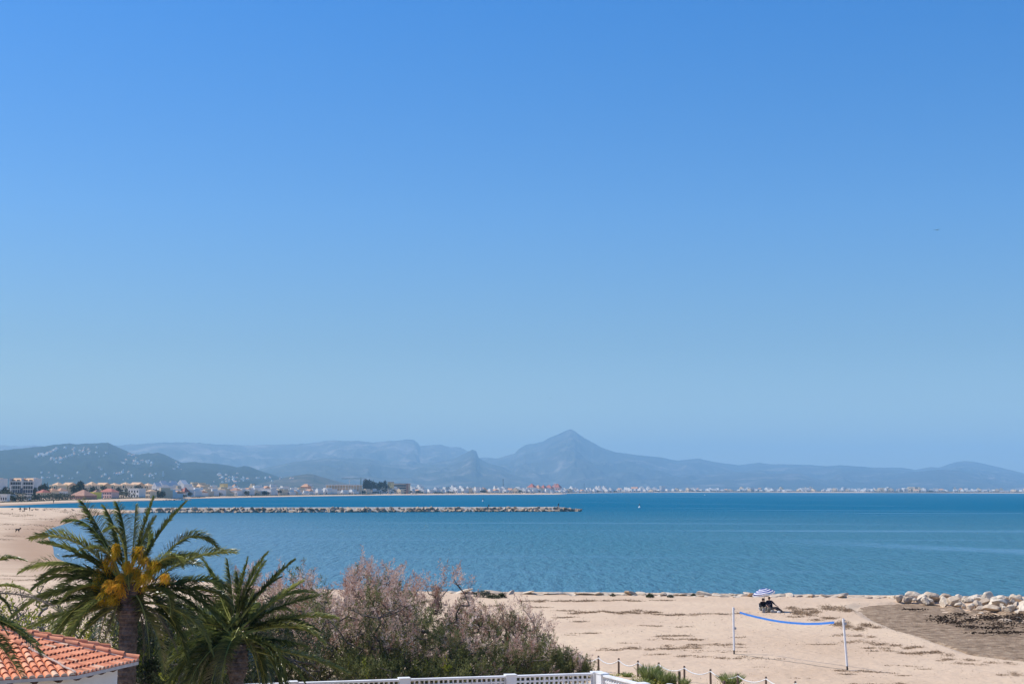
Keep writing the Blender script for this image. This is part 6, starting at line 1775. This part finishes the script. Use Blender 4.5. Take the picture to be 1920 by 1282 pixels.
while xq < 1935 and nh < 430:
    wpx = rr.uniform(7, 14) if xq < 900 else rr.uniform(6, 12)
    for row in range(3):
        if row and rr.random() < (0.35 if row == 1 else 0.45): continue
        x_ = xq + rr.uniform(-2, 2) + row * wpx * 0.4
        bk = (122, 210, 340)[row] + rr.uniform(-8, 50) if x_ < 1000 else (95, 190, 330)[row] + rr.uniform(0, 60)
        p = site(x_, bk)
        base_y = 918 + 0
        if x_ < 700: hh = rr.uniform(5.5, 8.5) + (0, 1.5, 3.2)[row]
        else: hh = rr.uniform(5.5, 10) + (0, 2, 4)[row]
        if x_ > 1100: hh *= 1.25 + 0.5 * max(0, vnoise((x_ * 0.02, 2.2)))
        kk = rr.choices(keys_, [5, 4, 4, 2.6, 0.7, 0.9])[0]
        o = KM[kk].copy(); C.objects.link(o)
        o.location = p; o.scale = (wpx * p.y / F * rr.uniform(0.7, 1.2), rr.uniform(8, 14), hh); o.rotation_euler.z = rr.uniform(-1.1, -0.4)
        lb, gr = LBL[kk[0]]; tag(o, lb, 'house', gr); nh += 1
    xq += wpx * (0.95 if xq < 1100 else 1.35)
# villas scattered on the wooded hill
cl_ = [(66, 80, 851, 858, 14), (80, 108, 842, 856, 24), (96, 116, 858, 869, 12), (112, 140, 852, 863, 20), (122, 168, 840, 850, 15), (146, 200, 850, 856, 8), (176, 186, 836, 839, 3), (225, 288, 864, 872, 26), (240, 258, 854, 860, 6), (185, 250, 878, 892, 8), (55, 160, 886, 899, 14), (160, 300, 888, 900, 16), (405, 450, 889, 898, 18), (455, 510, 894, 899, 10), (320, 340, 868, 880, 6), (400, 470, 899, 904, 16), (500, 560, 897, 903, 6)]
nv_ = 0
for x0, x1, y0, y1, n in cl_:
    for _ in range(n):
        x_ = rr.uniform(x0, x1); t = (x_ - x0) / (x1 - x0 + .01)
        y_ = y1 + (y0 - y1) * (t if (x0, n) in ((80, 24), (66, 14), (112, 20)) else rr.random()) + rr.uniform(-2, 2)
        p = None
        for hf, d0, d1 in ((hillC, 8050, 9500), (hillB, 8350, 9800), (hillA, 8250, 12800)):
            us_ok = ray(x_, y_)
            if hf is hillB and not (430 < x_ < 735) or hf is hillC and x_ > 118: continue
            p = on_hill(hf, x_, y_, d0, d1)
            if p is not None: break
        if p is None: continue
        kk = rr.choice([k for k in keys_ if k[0] != 'cream_house'])
        o = KM[kk].copy(); C.objects.link(o); o.name = 'hill_villa'
        s = rr.uniform(0.8, 1.55) * p.y / F
        o.location = p - Vector((0, 0, 1.0)); o.scale = (s * rr.uniform(2.2, 4.2), s * 2.5, s * rr.uniform(2.0, 3.2)); o.rotation_euler.z = rr.uniform(-1.2, -0.4)
        tag(o, 'tiny pale villa in the cluster of houses on the wooded hillside' if x_ < 300 else 'tiny pale villa low on the hill spurs behind the town', 'villa', 'villas on the wooded hill' if x_ < 300 else 'villas on the low hill spurs'); nv_ += 1
p = on_hill(hillA, 305.5, 893, 8250, 12800)
if p is not None:
    mb = MB(); s = p.y / F; mb.box(-1.0 * s, 1.0 * s, -1.0 * s, 1.0 * s, -2, 10 * s); mb.box(-1.2 * s, 1.2 * s, -1.2 * s, 1.2 * s, 10 * s + 0.01, 10.7 * s)
    tag(mb.build('hill_tower', M['house_white'], loc=p), 'slim white tower block standing alone at the foot of the wooded hill', 'tower', kind='thing')
p = on_hill(hillB, 569, 891, 8350, 9800)
if p is not None:
    mb = MB(); mb.box(-8, 8, -8, 8, -2, 6.2); hip_roof(mb, 16, 16, 6.2, 2.6, 0.3); tag(mb.build('hilltop_house', M['house_white'], loc=p), 'single white house on top of the small bare hill', 'house')

# -- cranes and masts
def crane(x_, ytop, yjib, xj, mt, label, back=200):
    p = site(x_, back); h = P(x_, ytop, d=p.y).z - p.z; hj = P(x_, yjib, d=p.y).z - p.z; jl = (xj - x_) * p.y / F
    o = empty('tower_crane', p, label, 'crane')
    mb = MB(); s = 0.75
    for sx in (-s, s):
        for sy in (-s, s): mb.tube([(sx, sy, 0), (sx, sy, hj)], 0.20, 4)
    n = int(hj / 2)
    for k in range(n):
        z0, z1 = hj * k / n, hj * (k + 1) / n
        mb.tube([(-s, -s, z0), (s, -s, z1)], 0.14, 4); mb.tube([(s, -s, z0), (-s, -s, z1)], 0.14, 4)
    mast_ = mb.build('mast', M[mt], o)
    mb = MB(); mb.tube([(0, 0, hj), (0, 0, h)], 0.35, 4); mb.build('top_mast', M[mt], mast_)
    mb = MB(); mb.tube([(-jl * 0.2, 0, hj), (jl, 0, hj)], 0.28, 4); mb.tube([(-jl * 0.2, 0, hj + 1.1), (jl * 0.97, 0, hj + 1.1)], 0.18, 4)
    for k in range(14): mb.tube([(jl * k / 14, 0, hj), (jl * (k + 0.5) / 14, 0, hj + 1.1), (jl * (k + 1) / 14, 0, hj)], 0.1, 3)
    jib_ = mb.build('jib', M[mt], o)
    mb = MB(); mb.box(-jl * 0.2 - 1.5, -jl * 0.2 + 1.5, -0.6, 0.6, hj - 2.0, hj - 0.3); mb.build('counterweight', M['grey_wall'], jib_)
crane(676.3, 894, 897.3, 640, 'crane_green', 'dark green tower crane with its jib over the long gallery hotel')
for x_, yt, lb in ((943.4, 896.5, 'thin dark mast standing over pale warehouses in the far town'), (1095.3, 905.5, 'short dark mast in the far town beyond the red roofed resort'), (655, 899, 'pale thin mast above the roof of the gallery hotel')):
    p = site(x_, 260); h = P(x_, yt, d=p.y).z - p.z
    mb = MB(); mb.tube([(0, 0, 0), (0, 0, h * 0.7), (0, 0, h)], [0.7, 0.5, 0.35], 6); mb.tube([(-2, 0, h * 0.9), (2, 0, h * 0.9)], 0.3, 4)
    tag(mb.build('mast', M['iron' if x_ > 700 else 'house_white'], loc=p), lb, 'mast', 'masts over the far town')

# -- trees of the town
def town_tree(seed, kind, mt):
    r = np.random.default_rng(seed)
    o = empty('town_tree', (0, 0, 0))
    mb = MB(); n = 520
    nl = 9
    if kind == 'round': lob = np.stack([r.uniform(-.34, .34, nl), r.uniform(-.3, .3, nl), r.uniform(.42, .78, nl)], -1); rad = .22
    elif kind == 'umbrella': lob = np.stack([r.uniform(-.48, .48, nl), r.uniform(-.4, .4, nl), r.uniform(.66, .84, nl)], -1); rad = .17
    elif kind == 'tall': lob = np.stack([r.uniform(-.15, .15, nl), r.uniform(-.15, .15, nl), np.linspace(.25, .88, nl)], -1); rad = .15
    else: lob = np.stack([r.uniform(-.55, .55, nl), r.uniform(-.4, .4, nl), r.uniform(.25, .6, nl)], -1); rad = .26
    k = r.integers(0, nl, n); v = nrm(r.normal(size=(n, 3))) * (r.uniform(0.2, 1, (n, 1)) ** .45) * rad * r.uniform(0.75, 1.25, (n, 1))
    c = lob[k] + v; c[:, 2] = np.maximum(c[:, 2], 0.03)
    leaf_quads(mb, c - v * 0.15, v + r.normal(0, .08, (n, 3)), 0.12 * r.uniform(.6, 1.4, n), 0.085 * r.uniform(.6, 1.3, n), tint=np.clip(r.normal(.5, .1, nl)[k] + r.normal(0, .15, n), 0, 1)); mb.build('crown', M[mt], o)
    mb = MB(); mb.tube([(0, 0, -.08), (.01, 0, .25), (0, .01, .6)], [.035, .026, .012], 6)
    for q in range(4): mb.tube([(0, 0, .3 + .05 * q), tuple(lob[q] * np.array([.9, .9, .97]))], [.014, .006], 4)
    mb.build('trunk', M['bark'], o)
    return o
prot = [town_tree(1, 'round', 'leaf_pine'), town_tree(2, 'round', 'leaf_pine'), town_tree(3, 'umbrella', 'leaf_pine'), town_tree(4, 'tall', 'leaf_pine'), town_tree(5, 'bush', 'leaf_olive'), town_tree(6, 'bush', 'leaf_pine')]
used = set()
TL = ['round dark green tree', 'bushy dark tree', 'flat topped umbrella pine', 'tall narrow cypress like tree', 'grey green bushy tree', 'low dark spreading tree']
def plant(k, x_, ytop, wpx, back, where, grp):
    p = site(x_, back); w, h = size_at(p, x_ - wpx / 2, x_ + wpx / 2, ytop)
    if k in used: o = copy_tree(prot[k])
    else: o = prot[k]; used.add(k)
    o.location = p; o.scale = (w * (1.0 if k != 3 else 2.0), w, h); o.rotation_euler.z = 0.0 if k == 3 else rr.uniform(-0.5, 0.5)
    tag(o, TL[k] + ' ' + where, 'tree', grp)
for k, x_, yt, w_, bk in [(0, 84.5, 905.5, 16, 270), (2, 78, 909, 12, 240), (1, 66, 912.5, 10, 262), (5, 70, 922, 30, 130), (4, 100, 920.5, 26, 120), (5, 112, 921, 22, 118), (4, 124, 921, 22, 118), (0, 138, 909, 16, 250), (3, 148, 902.5, 8, 260), (1, 150, 906, 20, 255), (2, 154, 903, 10, 258), (5, 160, 911, 18, 240), (0, 176, 911, 18, 230), (1, 196, 909, 10, 260), (0, 223, 912, 14, 230), (4, 232, 918, 30, 130), (5, 246, 909, 22, 290), (1, 262, 908, 14, 300), (5, 296, 917, 20, 140), (1, 292, 916, 14, 145), (0, 10, 912, 16, 280), (5, 3, 914, 22, 200), (4, 20, 916, 22, 190), (1, 40, 923, 30, 180), (5, 30, 924.5, 40, 130)]:
    plant(k, x_, yt, w_, bk, 'by the tan apartments and beach pavilion', 'trees round the tan apartments')
for k, x_, yt, w_, bk in [(3, 684, 898.5, 7, 185), (3, 690, 900, 9, 185), (0, 686, 901, 14, 190), (2, 697, 902, 14, 188), (1, 705, 903, 12, 186), (0, 712, 902.5, 14, 184), (2, 720, 902.5, 12, 186), (1, 726, 906, 12, 180), (5, 706, 908, 40, 170), (0, 690, 908, 16, 175), (3, 721, 901.5, 5, 190)]:
    plant(k, x_, yt, w_, bk, 'in the dark grove between the crane and the yellow tower', 'grove by the crane')
for _ in range(74):
    x_ = rr.uniform(300, 1250) if rr.random() < 0.8 else rr.uniform(1250, 1920)
    k = rr.choices([0, 1, 2, 4, 5], [2, 2, 2, 3, 3])[0]
    w_ = rr.uniform(8, 20) if x_ < 700 else rr.uniform(6, 15)
    bk = rr.uniform(118, 300) if rr.random() < .5 else rr.uniform(112, 150)
    p = site(x_, bk); hh = rr.uniform(4, 8.5)
    yt = P(x_, 918, d=p.y).y and (918 - 0)
    # top pixel from a metric height
    v = Vector((p.x, p.y, p.z + hh)) - Vector((0, 0, EYE))
    yt = 641 - F * v.dot(up) / v.dot(fw)
    plant(k, x_, yt, w_, bk, 'between the small white houses of the far town', 'trees among the far houses')

# -- dune scrub along the far beach
sc_ = MB()
n = 15000
xs_ = np.concatenate([rng.uniform(-60, 700, n * 2 // 3), rng.uniform(700, 1920, n // 3)])
bks = 82 + 34 * rng.random(n) ** 1.4
dd = np.array([dshore(a) for a in xs_]) + bks
vx = np.array([ray(a, 918).x / ray(a, 918).y for a in xs_])
px_, py_ = vx * dd, dd
keep = vn2(px_ * 0.03, py_ * 0.05) > -0.22
px_, py_ = px_[keep], py_[keep]
zz = terrain(px_, py_)[0]
m_ = len(px_)
leaf_quads(sc_, np.stack([px_, py_, zz - 0.05], -1), np.stack([rng.normal(0, .6, m_), rng.normal(0, .4, m_), rng.uniform(.4, 1, m_)], -1), py_ / F * rng.uniform(0.9, 2.0, m_), py_ / F * rng.uniform(0.9, 1.8, m_), tint=rng.uniform(0, 1, m_))
tag(sc_.build('dune_scrub', M['leaf_olive']), kind='stuff')


# ------------------------------------------------------------------ air
hb = MB()
hb.box(-12500, 15500, -60, 37500, -6, 1160)
hm = bpy.data.materials.new('haze_air'); hm.use_nodes = True
hn = hm.node_tree
hn.nodes.remove(hn.nodes['Principled BSDF'])
pv = hn.nodes.new('ShaderNodeVolumePrincipled')
pv.inputs['Color'].default_value = (0.425, 0.725, 0.965, 1)
pv.inputs['Density'].default_value = 0.000062
hn.links.new(pv.outputs[0], hn.nodes['Material Output'].inputs['Volume'])
haze = tag(hb.build('haze', hm), kind='stuff')
